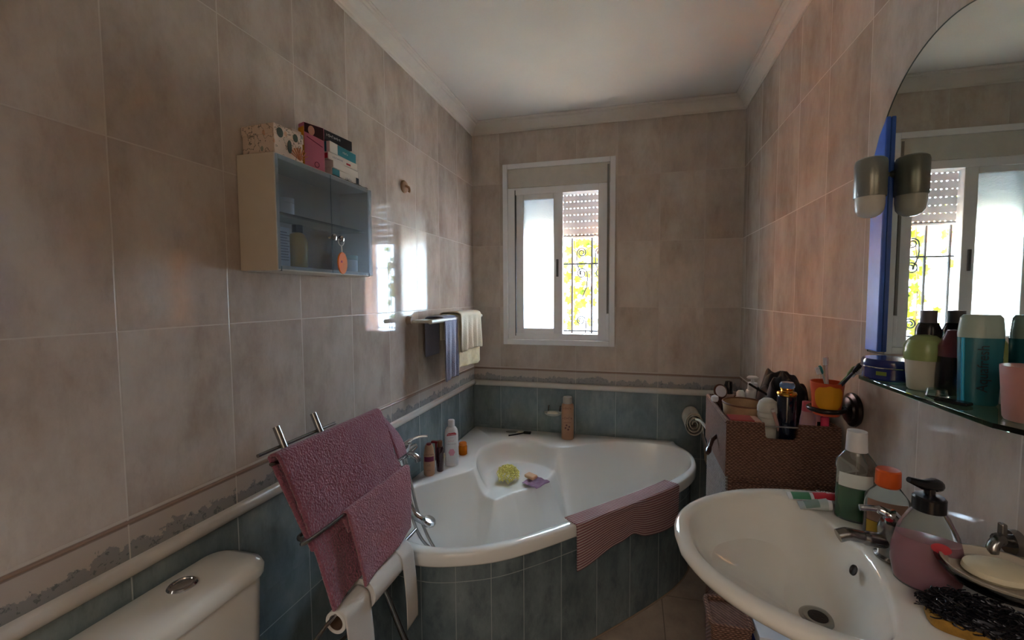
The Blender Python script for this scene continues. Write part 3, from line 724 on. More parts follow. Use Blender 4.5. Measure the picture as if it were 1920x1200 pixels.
# tub mixer, hose and handset
mx = thing('bath_mixer_tap', 'chrome wall-mounted bath mixer tap with lever above the tub rim', 'tap', (.0, -.98, .70))
G().tube([(.0, -1.045, .705), (.030, -1.045, .705)], [.026, .026], 20).obj('wall_flange', M_chrome, mx, smooth=30)
G().tube([(.0, -.905, .705), (.030, -.905, .705)], [.026, .026], 20).obj('wall_flange', M_chrome, mx, smooth=30)
G().tube([(.045, -1.07, .705), (.045, -1.04, .705), (.045, -1.0, .705), (.045, -.95, .705), (.045, -.88, .705)], [.014, .022, .020, .022, .014], 20).obj('mixer_body', M_chrome, mx, smooth=1)
G().tube([(.02, -1.045, .705), (.05, -1.045, .705)], .017, 16).obj('elbow', M_chrome, mx, smooth=30)
G().tube([(.02, -.905, .705), (.05, -.905, .705)], .017, 16).obj('elbow', M_chrome, mx, smooth=30)
G().tube(catmull([(.05, -.975, .70), (.075, -.97, .70), (.098, -.965, .687), (.105, -.964, .668)], 6), [.017]*6+[.015]*13, 16).obj('spout', M_chrome, mx, smooth=1)
G().lathe([(.001, .715), (.022, .715), (.024, .73), (.022, .748), (.012, .758), (.001, .76)], (.05, -.975, 0), 24).obj('cartridge_dome', M_chrome, mx, smooth=1)
G().tube(catmull([(.05, -.975, .752), (.075, -.958, .766), (.105, -.94, .775), (.135, -.925, .774)], 6), [.009]*6+[.006]*12+[.007], 12).obj('lever', M_chrome, mx, smooth=1)
sh = thing('hand_shower', 'chrome hand shower with hose hanging down into the tub from the tap', 'hand shower', (.08, -1.0, .5))
G().tube(catmull([(.060, -1.035, .70), (.064, -1.025, .66), (.070, -1.02, .60), (.078, -1.018, .56), (.095, -1.018, .49), (.125, -1.02, .448), (.165, -1.02, .43)], 6), [.010]*8+[.011]*12+[.014]*10+[.017]*7, 14).obj('handset', M_chrome, sh, smooth=1)
G(TF((.185, -1.02, .432), .1, 0, .5)).lathe([(.001, -.012), (.026, -.012), (.031, -.004), (.031, .004), (.024, .012), (.001, .013)]).obj('spray_head', M_chrome, sh, smooth=30)
G().tube(catmull([(.060, -.99, .69), (.070, -.985, .62), (.085, -.98, .55), (.11, -.99, .47), (.145, -1.0, .40), (.18, -1.01, .345), (.22, -1.02, .30)], 10), .0065, 10).obj('hose', M_steel, sh, smooth=1)
G().tube(catmull([(.055, -1.0, .69), (.062, -1.0, .60), (.085, -1.01, .50), (.12, -1.03, .42), (.16, -1.04, .36), (.20, -1.03, .315), (.22, -1.02, .30)], 10), .0065, 10).obj('hose', M_steel, sh, smooth=1)

# ---------------------------------------------------------------- wall shelf with towels (left wall)
ws = thing('wall_towel_rack', 'white wall shelf bar with small brackets, towels hanging at its far end', 'towel rack', (.05, -.5, 1.29))
G().tube([(.0, -.845, 1.295), (.024, -.845, 1.295)], [.022, .017], 20).obj('bracket', mat('rack_bracket', (170, 156, 140), .3), ws, smooth=30)
G().tube([(.0, -.19, 1.295), (.024, -.19, 1.295)], [.022, .017], 20).obj('bracket', MATS['rack_bracket'], ws, smooth=30)
G().box(.012, .118, -.85, -.18, 1.282, 1.296).obj('shelf_board', mat('rack_white', (206, 200, 188), .3), ws, bevel=.005)
G().tube([(.118, -.85, 1.289), (.118, -.18, 1.289)], .011, 14).obj('front_bar', MATS['rack_white'], ws, smooth=30)
def drape(y0, y1, zf, zb, xo, th, seed, fold=.008, xfront=.126, xback=.02, wid=.0, nf=3):
    def f(u, v):
        y = y0+(y1-y0)*u; L1 = zf; L2 = .10; L3 = zb; tot = L1+L2+L3; s = v*tot
        wob = fold*math.sin(u*nf*2*PI+seed)+.004*noise.noise((u*6, v*4, seed))
        top = 1.303+xo
        if s < L1:
            k = 1-s/L1; return (xfront+xo+wob*k, y+.01*noise.noise((v*3, u*2, seed))*k+wid*k*(u-.5), top-.006-(L1-s)*(1+.02*math.sin(u*5+seed)))
        if s < L1+L2: q = (s-L1)/L2; return (xfront+xo-(xfront-xback+xo)*q*1.0+.0, y, top+.004*math.sin(q*PI))
        q = (s-L1-L2)/L3; return (xback-.006*0, y, top-.003-(s-L1-L2))
    return f
cloth_sheet('hand_towel', drape(-.715, -.560, .315, .20, .0, .006, 1.3, .010), 24, 40, M_blue_t, .007, 'blue-grey hand towel with pale hem hanging from the white wall rack', 'towel')
g = G().box(.120, .135, -.672, -.660, .990, 1.29)
ctw = cloth_sheet('hand_towel', drape(-.550, -.25, .205, .15, .016, .006, 2.2, .011, nf=4), 36, 40, M_cream_t, .007, 'cream towel in loose folds with longer yellowish under layer on the wall rack', 'towel')
cloth_sheet('under_layer', drape(-.545, -.225, .285, .13, .004, .006, 4.0, .006, nf=2), 30, 40, mat('cream_check', (214, 204, 172), .95, bump=.5, bscale=300, var=.12, vscale=40), .006, parent=ctw)
# hook
hk = thing('wall_hook', 'small round beige stick-on hook on the left wall tiles', 'hook', (0, -.86, 1.915))
G(TF((0, -.86, 1.915), 0, 0, PI/2)).lathe([(.001, 0), (.028, 0), (.028, .006), (.024, .010), (.001, .011)], n=28).obj('disc', mat('hook_beige', (168, 134, 104), .4), hk, smooth=30)
G().tube(catmull([(.010, -.86, 1.918), (.026, -.86, 1.910), (.030, -.86, 1.896), (.026, -.86, 1.888)], 5), .006, 10).obj('peg', MATS['hook_beige'], hk, smooth=1)

# ---------------------------------------------------------------- wall cabinet
cx1, cy0, cy1, cz0, cz1 = .123, -1.713, -1.300, 1.479, 1.788
cab = thing('wall_cabinet', 'cream bathroom wall cabinet with two smoked blue glass doors', 'cabinet', (.06, -1.5, cz0))
g = G(); g.box(.002, cx1, cy0, cy0+.014, cz0, cz1); g.box(.002, cx1, cy1-.014, cy1, cz0, cz1); g.box(.002, cx1, cy0+.014, cy1-.014, cz0, cz0+.014); g.box(.002, cx1, cy0+.014, cy1-.014, cz1-.014, cz1)
g.box(.002, .010, cy0+.014, cy1-.014, cz0+.014, cz1-.014)
g.obj('carcass', M_cab, cab, bevel=.002)
G().box(.011, .105, cy0+.014, cy1-.014, 1.632, 1.640).obj('inner_shelf', M_glass, cab)
ym = (cy0+cy1)/2
for (a, b, ky) in ((cy0+.002, ym-.001, ym-.016), (ym+.001, cy1-.002, ym+.018)):
    dr = G().box(cx1+.001, cx1+.007, a, b, cz0+.004, cz1-.004).obj('door', M_frost, cab, bevel=.001)
    G().tube([(cx1+.007, ky, 1.590), (cx1+.016, ky, 1.590), (cx1+.020, ky, 1.590), (cx1+.028, ky, 1.590), (cx1+.031, ky, 1.590)], [.005, .004, .009, .010, .005], 16).obj('knob', M_chrome, dr, smooth=1)
    G().tube([((cx1-.004), a+.012 if a < ym-.1 else b-.012, cz0-.001), ((cx1-.004), a+.012 if a < ym-.1 else b-.012, cz0+.012)], .005, 8).obj('hinge', M_chrome, dr, smooth=1)
kx, ky = cx1+.022, ym+.018
tg = thing('air_freshener_tag', 'orange oval scented tag hanging from the cabinet door knob', 'air freshener', (kx+.004, ky, 1.48))
g = G(); N = 28
g.tube([(kx+.001+.003*math.cos(2*PI*k/20), ky+.009*math.cos(2*PI*k/20), 1.582+.014*math.sin(2*PI*k/20)) for k in range(20)], .0014, 6, closed=True)
g.tube([(kx+.002, ky, 1.568), (kx+.003, ky, 1.547)], .0016, 6); g.obj('cord', mat('white_cord', (222, 220, 214), .6), tg, smooth=1)
G().prism([(ky+.021*math.cos(2*PI*k/N), 1.514+.034*math.sin(2*PI*k/N)) for k in range(N)], 'x', kx+.001, kx+.006).obj('oval_tag', mat('orange_card', (244, 122, 0), .6), tg, bevel=.001)
G().prism([(ky+p[0], 1.518+p[1]) for p in ((-.011, -.003), (-.003, -.003), (-.005, .004), (-.009, .003))], 'x', kx+.006, kx+.0066).obj('printed_mark', M_redp, tg)
# contents
M_card = mat('white_card', (206, 206, 210), .8); M_yel = mat('mustard_plastic', (206, 166, 20), .4)
bx = thing('medicine_carton', 'white printed carton standing inside the cabinet behind the left glass door', 'carton', (.09, -1.68, cz0+.014))
G().box(.060, .1075, -1.697, -1.652, cz0+.0145, cz0+.120).obj('carton', M_card, bx, bevel=.001)
g = G()
for k in range(11): g.box(.1077, .1082, -1.692, -1.658+.004*math.sin(k*3), cz0+.030+k*.0075, cz0+.0325+k*.0075)
g.obj('printed_lines', M_greyp, bx)
bottle('lotion_bottle', 'mustard yellow bottle inside the cabinet behind the left glass door', 'bottle', (.090, -1.605, cz0+.0145), [(.001, 0), (.023, 0), (.026, .004), (.026, .075), (.020, .094), (.012, .100), (.001, .101)], M_yel, [(.001, .10), (.014, .10), (.014, .122), (.001, .123)], M_black)
bottle('cream_jar', 'blurred white jar on the inner shelf behind the left glass door', 'jar', (.085, -1.64, 1.6405), [(.001, 0), (.02, 0), (.022, .003), (.022, .03), (.001, .031)], M_wp, [(.001, .031), (.022, .031), (.022, .044), (.001, .045)], M_wp)
bottle('cream_jar', 'white tub low inside the cabinet behind the right glass door', 'jar', (.085, -1.38, cz0+.0145), [(.001, 0), (.03, 0), (.032, .003), (.032, .04), (.001, .041)], M_wp, [(.001, .041), (.033, .041), (.033, .055), (.001, .056)], mat('pale_green_lid', (160, 190, 170), .4))
# boxes on top of the cabinet
def carton(name, label, cat, x0, x1, y0, y1, z0, z1, m, rz=0, group=None, bevel=.0008):
    c = ((x0+x1)/2, (y0+y1)/2, z0); t = thing(name, label, cat, c, group); tf = TF(c, rz)
    hx, hy, h = (x1-x0)/2, (y1-y0)/2, z1-z0
    G(tf).box(-hx, hx, -hy, hy, 0, h).obj('box_body', m, t, bevel=bevel)
    return t, tf, hx, hy, h
def floral():
    t = NT('floral_card'); c = t.coord(); v = t.new('ShaderNodeTexVoronoi', i_Vector=t.mapv(c, (1, 1, .7)), i_Scale=34); v.inputs['Randomness'].default_value = .9
    n1 = t.noise(c, 30, 4); base = rgb(222, 200, 184)
    col = t.mix(t.math('LESS_THAN', v.outputs[0], .17), base, t.mix(t.math('GREATER_THAN', t.new('ShaderNodeSeparateColor', i_0=v.outputs[1]).outputs[0], .5), rgb(150, 152, 138), rgb(216, 170, 140)))
    col = t.mix(t.math('LESS_THAN', t.math('ABSOLUTE', t.math('SUBTRACT', n1, .5)), .012), col, rgb(120, 110, 96))
    t.put(t.b.inputs['Base Color'], col); t.b.inputs['Roughness'].default_value = .6; return t.m
M_flor = floral()
ct = cz1+.0006
t, tf, hx, hy, h = carton('gift_box', 'floral patterned box with lid, nearest on top of the cabinet', 'box', .008, .118, -1.698, -1.605, ct, ct+.076, M_flor, -.06)
def lidd(t, tf, hx, hy, h): G(tf).box(-hx-.002, hx+.002, -hy-.002, hy+.002, h*.68, h+.002).obj('lid', M_flor, t, bevel=.001)
lidd(t, tf, hx, hy, h)
gp = G(tf)
for (y, z, w, hh, m) in ((-.03, .058, .010, .013, 0), (.02, .060, .008, .011, 0), (.0, .030, .007, .018, 0)):
    gp.prism([(y+w*math.cos(2*PI*k/16), z+hh*math.sin(2*PI*k/16)) for k in range(16)], 'x', hx+.002, hx+.0028)
gp.obj('leaf_print', mat('leaf_print', (78, 88, 76), .6), t)
gp = G(tf)
for k in range(9):
    a = .35+k*.30; gp.prism([(.035, .003), (.035+.034*math.cos(a)-.002, .003+.034*math.sin(a)), (.035+.034*math.cos(a)+.002, .003+.034*math.sin(a))], 'x', hx+.0005, hx+.0028)
gp.obj('shell_print', mat('shell_print', (206, 136, 100), .6), t)
t, tf, hx, hy, h = carton('gift_box', 'white and dusty pink folded box behind the floral box', 'box', .012, .075, -1.597, -1.545, ct, ct+.108, mat('cream_pink_card', (206, 186, 172), .7))
G(tf).box(-hx-.0006, hx+.0006, -hy-.0006, hy+.0006, h*.55, h*.80).obj('pink_flap', mat('dusty_pink', (168, 76, 88), .6), t)
G(tf).box(-hx-.0006, hx+.0006, -hy-.0006, hy+.0006, 0, h*.45).obj('maroon_side', mat('maroon_card', (116, 34, 48), .6), t)
t, tf, hx, hy, h = carton('hair_dye_box', 'tall pink cosmetic box with orange-yellow spine and portrait on the cabinet', 'box', .070, .100, -1.562, -1.500, ct, ct+.136, mat('pink_card', (206, 122, 150), .55), -.35)
G(tf).box(-hx, hx, -hy-.0008, -hy, .002, h-.012).obj('yellow_spine', mat('amber_card', (222, 152, 20), .55), t)
text('lettering', 10, .013, M_redp, t, tf @ Matrix.Translation((0, -hy-.0009, h*.45)) @ Matrix.Rotation(PI/2, 4, 'X') @ Matrix.Rotation(PI/2, 4, 'Z'), .0002)
G(tf).prism([(-hy+.001, h*.80), (hy-.002, h*.72), (hy-.002, h-.001), (-hy+.001, h-.001)], 'x', hx, hx+.0006).obj('portrait_hair', mat('dark_hair_print', (54, 20, 30), .5), t)
G(tf).prism([(-hy+.022+.010*math.cos(k*PI/8), h*.86+.014*math.sin(k*PI/8)) for k in range(16)], 'x', hx+.0006, hx+.001).obj('portrait_face', mat('skin_print', (206, 150, 130), .5), t)
G(tf).prism([(-hy+.008, h*.70), (hy-.006, h*.56), (hy-.006, h*.575), (-hy+.008, h*.715)], 'x', hx, hx+.0008).obj('brand_stripe', M_purple, t)
G(tf).tube([(hx+.0004, .006+.007*math.cos(k*PI/6+.26), .02+.008*math.sin(k*PI/6+.26)) for k in range(12)], .0009, 4, closed=True).obj('printed_ring', M_purple, t)
M_teal = mat('teal_card', (28, 120, 132), .45); M_wc = mat('white_box_card', (214, 204, 192), .6); M_navy = mat('navy_card', (22, 26, 38), .4)
z = ct+.004
stack = [('medicine_box', 'white box with teal square and dark corner, lowest of the stack', .022, M_wc, .0, 'S'), ('medicine_box', 'plain white box second from the bottom of the stack', .016, M_wc, .06, ''), ('medicine_box', 'white box with red print third from the bottom of the stack', .016, M_wc, -.04, 'R'),
         ('medicine_box', 'teal fronted box just under the black one', .024, M_wc, .05, 'T'), ('medicine_box', 'black box with white lettering, topmost of the stack', .022, M_navy, -.10, 'B')]
for nm, lb, hh, m, rz, k in stack:
    hh *= 1.4
    dy = {'B': -.035, 'T': -.008, 'R': -.006}.get(k, .004)
    t, tf, hx, hy, h = carton(nm, lb, 'box', .030, .095, -1.462+dy, -1.325+dy, z, z+hh, m, rz)
    if k == 'S':
        G(tf).box(hx, hx+.0005, -hy+.002, -hy+.036, .001, hh-.001).obj('teal_square', M_teal, t); G(tf).box(hx, hx+.0005, hy-.016, hy-.001, .004, hh-.001).obj('dark_square', M_navy, t)
        text('lettering', 5, .010, M_greyp, t, tf @ Matrix.Translation((hx+.0004, .012, hh*.4)) @ Matrix.Rotation(PI/2, 4, 'Z') @ Matrix.Rotation(PI/2, 4, 'X'), .0002)
    if k == 'R':
        G(tf).box(-.03, .03, -hy-.0005, -hy, .003, hh-.003).obj('red_end', M_redp, t); G(tf).box(hx, hx+.0005, .014, .034, .005, .011).obj('red_print', M_redp, t)
        text('lettering', 10, .008, M_greyp, t, tf @ Matrix.Translation((hx+.0004, -.025, hh*.5)) @ Matrix.Rotation(PI/2, 4, 'Z') @ Matrix.Rotation(PI/2, 4, 'X'), .0002)
    if k == 'T':
        G(tf).box(hx, hx+.0005, -.03, hy, .001, hh-.001).obj('teal_front', M_teal, t); G(tf).box(-.03, .02, -hy-.0005, -hy, .001, hh-.001).obj('teal_end', M_teal, t)
        text('lettering', 5, .009, M_wp, t, tf @ Matrix.Translation((hx+.0006, .010, hh*.5)) @ Matrix.Rotation(PI/2, 4, 'Z') @ Matrix.Rotation(PI/2, 4, 'X'), .0002)
    if k == 'B':
        text('lettering', 8, .012, M_wp, t, tf @ Matrix.Translation((hx+.0004, -.012, hh*.55)) @ Matrix.Rotation(PI/2, 4, 'Z') @ Matrix.Rotation(PI/2, 4, 'X'), .0002)
    z += hh+.0004
def fbag(u, v):
    return (.020+.098*v, -1.48+.18*u, ct+.0015+.004*abs(noise.noise((u*9, v*7, 1)))+.006*abs(noise.noise((u*20, v*16, 5)))*sstep(.55, 1, v))
cloth_sheet('plastic_bag', fbag, 40, 20, mat('clear_crinkled_film', (240, 236, 226), .06, trans=.7, ior=1.2), .0004, 'crumpled clear plastic bag under the stack of boxes on the cabinet', 'plastic bag', sub=1)

# ---------------------------------------------------------------- leaning towel and paper stand
RA, RB = .08, .45
def rp_(y, z, out=0): return Vector((RA+RB*(1-z)+out, y, z+out*.30))
st = thing('towel_stand', 'chrome leaning stand holding pink towels above two toilet rolls', 'towel stand', (.4, -1.6, 0))
for y in (-1.675, -1.534):
    G().tube([rp_(y, 1.042), rp_(y, .012)], .0095, 16).obj('upright', M_dchrome, st, smooth=30)
G().tube([rp_(-1.752, .990, -.008), rp_(-1.455, .990, -.008)], .005, 12).obj('top_rail', M_dchrome, st, smooth=1)
def loop(y0, y1, z, out, base=0, r=.0055):
    p = [rp_(y0+.05, z, base), rp_(y0+.008, z, base+.012), rp_(y0, z-.004, out*.6), rp_(y0+.015, z-.006, out)]
    q = [rp_(y1-.015, z-.006, out), rp_(y1, z-.004, out*.6), rp_(y1-.008, z, base+.012), rp_(y1-.05, z, base)]
    return G().tube(catmull(p+q, 8), r, 10)
loop(-1.735, -1.30, .968, .030).obj('towel_loop', M_dchrome, st, smooth=1)
loop(-1.755, -1.285, .775, .055).obj('towel_loop', M_dchrome, st, smooth=1)
G().tube(catmull([rp_(-1.675, .50, .0), rp_(-1.80, .52, .0), rp_(-1.835, .555, .012), rp_(-1.80, .570, .022)], 6)+[rp_(-1.78, .573, .022), rp_(-1.325, .573, .022)], .0055, 10).obj('paper_arm', M_dchrome, st, smooth=1)
G().box(.40, .54, -1.72, -1.49, .0, .012).obj('foot_plate', M_dchrome, st, bevel=.003)
# big towel
def ftow(u, v):
    # u along y, v: 0 back bottom hem ... over the bar ... front bottom hem
    L = .24; L2 = .385; s = v*(L+.03+L2)
    y = -1.752+.462*u
    if s < L: z = .975-(L-s); k = (L-.975+z)/L if False else (L-(.975-z))/L; return tuple(rp_(y, z, .020+.018*(1-k)+.004*math.sin(u*9)))
    if s < L+.03: a = (s-L)/.03*PI; return tuple(rp_(y, .975, .030-.018*math.cos(a))+Vector((0, 0, .010*math.sin(a))))
    e = s-L-.03; k = e/L2; z = .975-e
    # gathers towards the lower near corner
    yn = -1.752+.008*math.sin(k*4); yf = -1.29+(.0)*k-.11*sstep(.25, 1, k)
    zz = z+.03*u*k
    y = yn+(yf-yn)*u
    o = .048+.007*math.sin(u*11+2*k)*k+.004*noise.noise((u*6, k*6, 3))-.015*k
    return tuple(rp_(y, zz, o))
cloth_sheet('bath_towel', ftow, 60, 80, M_towel, .011, 'large dusky pink bath towel hanging over the top of the chrome stand', 'towel')
def fflap(u, v):   # side fold of the towel turned to the right
    z = .972-.10*u-.17*v*(1-.55*u); y = -1.292+.095*u-.0*v
    return tuple(rp_(y, z, .040-.028*u+.006*math.sin(v*3)))
bt_ = [o for o in bpy.data.objects if o.name == 'bath_towel'][0]
cloth_sheet('folded_edge', fflap, 16, 24, M_towel, .010, parent=bt_)
M_towel2 = terry('light_pink_terry_fine', (138, 80, 94), (182, 118, 130), 210, 1.0)
def ftow2(u, v):
    L = .05; s = v*(L+.02+.185); y0, y1 = -1.632, -1.290
    if s < L: return tuple(rp_(y0+(y1-y0)*u, .769-(L-s), .048))
    if s < L+.02: a = (s-L)/.02*PI; return tuple(rp_(y0+(y1-y0)*u, .769, .058-.010*math.cos(a))+Vector((0, 0, .008*math.sin(a))))
    e = (s-L-.02)/.185; y = y0-.025*e+(y1-y0-.07*e)*u
    return tuple(rp_(y, .769-.185*e*(1-.12*u), .068+.006*math.sin(u*8+e*3)*e-.012*e))
cloth_sheet('hand_towel', ftow2, 50, 50, M_towel2, .010, 'small pink hand towel draped over the lower loop of the chrome stand', 'towel')
# toilet rolls
M_paper = mat('toilet_paper', (216, 210, 204), .95, bump=.5, bscale=500, var=.02); M_tube = mat('roll_core', (110, 84, 66), .9)
ax = rp_(-1.55, .573, .022)
def roll(lbl, y0, y1, r, ri, tail, drop, ty=None):
    t = thing('toilet_roll', lbl, 'toilet roll', (ax.x, (y0+y1)/2, ax.z-r))
    cz = ax.z-ri+.002; N = 40; g = G()
    ring = lambda rr, y: [(ax.x+rr*math.cos(2*PI*k/N), y, cz+rr*math.sin(2*PI*k/N)) for k in range(N)]
    g.loft([ring(ri, y0), ring(r, y0), ring(r, y1), ring(ri, y1), ring(ri, y0)], caps=False); g.obj('paper_roll', M_paper, t, smooth=40)
    g = G(); g.loft([ring(ri-.001, y0+.001), ring(ri, y0+.001), ring(ri, y1-.001), ring(ri-.001, y1-.001), ring(ri-.001, y0+.001)], caps=False); g.obj('core', M_tube, t, smooth=40)
    def ft(u, v):
        y = (ty or y0)+(y1-(ty or y0))*u; a0 = 1.9
        s = v*(a0*r+drop)
        if s < a0*r: a = PI/2+.3-(s/r); a = max(a, 0); 
        if s < (PI/2+.3)*r: a = PI/2+.3-s/r; return (ax.x+(r+.0015)*math.cos(a), y, cz+(r+.0015)*math.sin(a))
        e = s-(PI/2+.3)*r; return (ax.x+r+.0015+.012*math.sin(e*9), y+.01*e*math.sin(u), cz-e)
    cloth_sheet('loose_sheet', ft, 12, 40, M_paper, .001, parent=t, sub=0)
    return t
roll('nearly empty toilet roll at the near end of the stand arm', -1.742, -1.640, .030, .021, 1, .16)
roll('fuller toilet roll with long hanging sheet, nearer the bathtub', -1.634, -1.425, .045, .021, 1, .21, -1.492)

# ---------------------------------------------------------------- toilet
to = thing('toilet', 'white close-coupled toilet with chrome flush button against the left wall', 'toilet', (.2, -1.98, 0))
def rrect(x0, x1, y0, y1, r, z, n=6, dx=0):
    out = []
    for cx_, cy2, a0 in ((x1-r, y1-r, 0), (x0+r, y1-r, PI/2), (x0+r, y0+r, PI), (x1-r, y0+r, 3*PI/2)):
        for k in range(n+1): a = a0+PI/2*k/n; out.append((cx_+r*math.cos(a), cy2+r*math.sin(a), z))
    return out
ty0, ty1 = -2.19, -1.805
g = G(); g.loft([rrect(.025, .140, ty0+.03, ty1-.03, .03, .40), rrect(.012, .150, ty0+.015, ty1-.012, .04, .46), rrect(.008, .157, ty0+.008, ty1-.006, .045, .63), rrect(.008, .160, ty0+.006, ty1-.004, .045, .728)]); g.obj('cistern', M_white, to, smooth=50)
g = G(); g.loft([rrect(.004, .166, ty0, ty1, .048, .729), rrect(.002, .170, ty0-.002, ty1+.002, .05, .736), rrect(.002, .170, ty0-.002, ty1+.002, .05, .752), rrect(.006, .164, ty0+.004, ty1-.004, .046, .763), rrect(.02, .150, ty0+.02, ty1-.02, .035, .769), rrect(.05, .12, ty0+.08, ty1-.08, .03, .771)]); lidc = g.obj('cistern_lid', M_white, to, smooth=50)
bb = G(); bb.lathe([(.001, .770), (.026, .770), (.028, .774), (.025, .778), (.021, .7785), (.020, .776), (.001, .777)], (.078, -1.955, 0), 30); bb.obj('flush_button', M_chrome, lidc, smooth=40)
g = G(); g.loft([[(.42+rx*math.cos(2*PI*k/36)*(1 if math.cos(2*PI*k/36) > 0 else .8)+dx, -1.965+ry*math.sin(2*PI*k/36), z) for k in range(36)] for rx, ry, z, dx in ((.15, .11, 0, 0), (.14, .10, .08, 0), (.17, .12, .22, 0), (.24, .17, .34, 0), (.26, .185, .39, 0), (.25, .175, .40, 0), (.18, .12, .395, 0), (.15, .10, .32, 0), (.08, .06, .24, 0))]); g.obj('bowl', M_white, to, smooth=60)
g = G(); g.loft([rrect(.02, .26, -2.07, -1.86, .04, .0), rrect(.02, .26, -2.08, -1.85, .04, .40)]); g.obj('pedestal', M_white, to, smooth=50)
g = G(); g.loft([[(.43+rx*math.cos(2*PI*k/36)*(1 if math.cos(2*PI*k/36) > 0 else .85), -1.965+ry*math.sin(2*PI*k/36), z) for k in range(36)] for rx, ry, z in ((.25, .18, .402), (.262, .19, .412), (.25, .18, .425), (.10, .08, .430))]); g.obj('seat_lid', M_wp, to, smooth=50)

# ---------------------------------------------------------------- mirror, lamp, glass shelf (right wall)
MY, MR, MZ = -1.615, .250, 1.70
N = 48; arcp = [(MY+MR*math.cos(PI*k/N), MZ+MR*math.sin(PI*k/N)) for k in range(N+1)]+[(MY-MR, 1.262), (MY+MR, 1.262)]
mir = thing('wall_mirror', 'arched frameless wall mirror above the glass shelf on the right wall', 'mirror', (W, MY, 1.262))
G().prism(arcp, 'x', W-.0055, W-.001).obj('mirror_glass', M_mirror, mir)
G().tube([(W-.0055, a, b) for a, b in arcp], .0014, 6, closed=True).obj('edge', mat('mirror_edge', (60, 70, 66), .3), mir, smooth=1)
M_bluep = mat('cobalt_blue_glass', (70, 118, 226), .3, coat=.2, var=.12, vscale=12)
G().prism([(-1.373, 1.268), (-1.430, 1.268), (-1.430, 1.838), (-1.400, 1.802), (-1.373, 1.745)], 'x', W-.016, W-.0056).obj('blue_side_strip', M_bluep, mir, bevel=.002)
lm = thing('wall_lamp', 'grey metal spotlight with frosted bulb on the mirror left edge', 'lamp', (W-.05, -1.43, 1.60))
LX, LY = 1.594, -1.437
M_lampg = mat('gunmetal_shade', (150, 154, 150), .3, metal=.6)
G().lathe([(.001, 1.738), (.026, 1.737), (.031, 1.733), (.033, 1.726), (.033, 1.648), (.0315, 1.645), (.0315, 1.72), (.001, 1.722)], (LX, LY, 0), 36).obj('shade', M_lampg, lm, smooth=35)
G().lathe([(.001, 1.596), (.012, 1.597), (.022, 1.603), (.028, 1.613), (.030, 1.628), (.030, 1.660), (.001, 1.661)], (LX, LY, 0), 32).obj('bulb', mat('frosted_bulb', (226, 222, 214), .25), lm, smooth=60)
G().tube([(LX+.030, LY+.004, 1.70), (W-.012, LY+.012, 1.70)], .009, 12).obj('arm', M_lampg, lm, smooth=30)
SZ = 1.225; SXF = 1.542
g = G(); g.prism([(W-.001, -1.46), (W-.03, -1.475), (SXF+.004, -1.525), (SXF, -1.535), (SXF, -1.905), (SXF+.02, -1.945), (W-.03, -1.99), (W-.001, -2.0)], 'z', SZ-.008, SZ)
shf = tag(g.obj('glass_shelf', M_glassg, bevel=.0008), 'green-edged clear glass shelf under the mirror holding toiletries', 'shelf')
z0 = SZ+.0005
M_tin = mat('navy_tin', (24, 38, 108), .18, coat=.4)
tn = thing('cream_tin', 'round navy blue cream tin with silver rim at the shelf left end', 'tin', (1.588, -1.565, z0))
G().lathe([(.001, 0), (.047, 0), (.050, .004), (.050, .026), (.001, .027)], (1.588, -1.565, z0), 48).obj('base', M_tin, tn, smooth=35)
G().lathe([(.051, .026), (.052, .028), (.052, .040), (.049, .045), (.001, .047)], (1.588, -1.565, z0), 48).obj('lid', M_tin, tn, smooth=35)
G().tube([(1.588+.0522*math.cos(a/24*PI), -1.565+.0522*math.sin(a/24*PI), z0+.028) for a in range(48)], .0013, 6, closed=True).obj('silver_rim', M_chrome, tn, smooth=1)
G().prism([(1.588+.0506*math.cos(a), -1.565+.0506*math.sin(a)) for a in [3.75+.06*k for k in range(7)]]+[(1.588+.049*math.cos(a), -1.565+.049*math.sin(a)) for a in [4.11-.06*k for k in range(7)]], 'z', z0+.012, z0+.020).obj('green_mark', mat('lime_print', (110, 130, 50), .5), tn)
fr_ = .5
bottle('roll_on_deodorant', 'white roll-on deodorant with rounded green cap on the glass shelf', 'deodorant', (1.588, -1.672, z0), [(.001, 0), (.022, 0), (.025, .003), (.028, .034), (.030, .058), (.001, .059)], mat('pearl_white', (200, 196, 184), .3), [(.001, .058), (.0305, .058), (.032, .07), (.031, .084), (.026, .097), (.016, .105), (.001, .107)], mat('sage_green', (150, 166, 108), .25), sx=1, sy=.85)
bottle('hairspray_bottle', 'tall black bottle with flat grey cap behind the roll-on deodorant', 'bottle', (1.613, -1.635, z0), [(.001, 0), (.019, 0), (.020, .003), (.020, .115), (.015, .128), (.001, .129)], M_black, [(.001, .128), (.013, .128), (.013, .152), (.001, .153)], mat('grey_cap', (96, 92, 96), .4))
bottle('perfume_bottle', 'short black bottle with dark red shoulder between deodorant and teal bottle', 'bottle', (1.612, -1.708, z0), [(.001, 0), (.021, 0), (.022, .003), (.022, .07), (.001, .071)], M_black, [(.022, .070), (.0215, .088), (.010, .118), (.001, .120)], mat('maroon_shoulder', (96, 44, 54), .3))
c = (1.603, -1.782, z0); az = -.30
tq = bottle('toothpaste_bottle', 'teal stand-up bottle with pale cap and upright lettering on the shelf', 'bottle', c, [(.001, 0), (.022, 0), (.0245, .004), (.026, .06), (.028, .112), (.001, .113)], mat('teal_plastic', (44, 116, 132), .25), [(.028, .112), (.0285, .118), (.026, .145), (.022, .150), (.001, .151)], mat('pale_teal_cap', (170, 192, 186), .3), rz=az, sx=1, sy=.62, sup=.8)
front_text(tq, 'Aquafresh', .019, mat('navy_print', (20, 50, 60), .5), c, .062, .0185, az, PI/2)
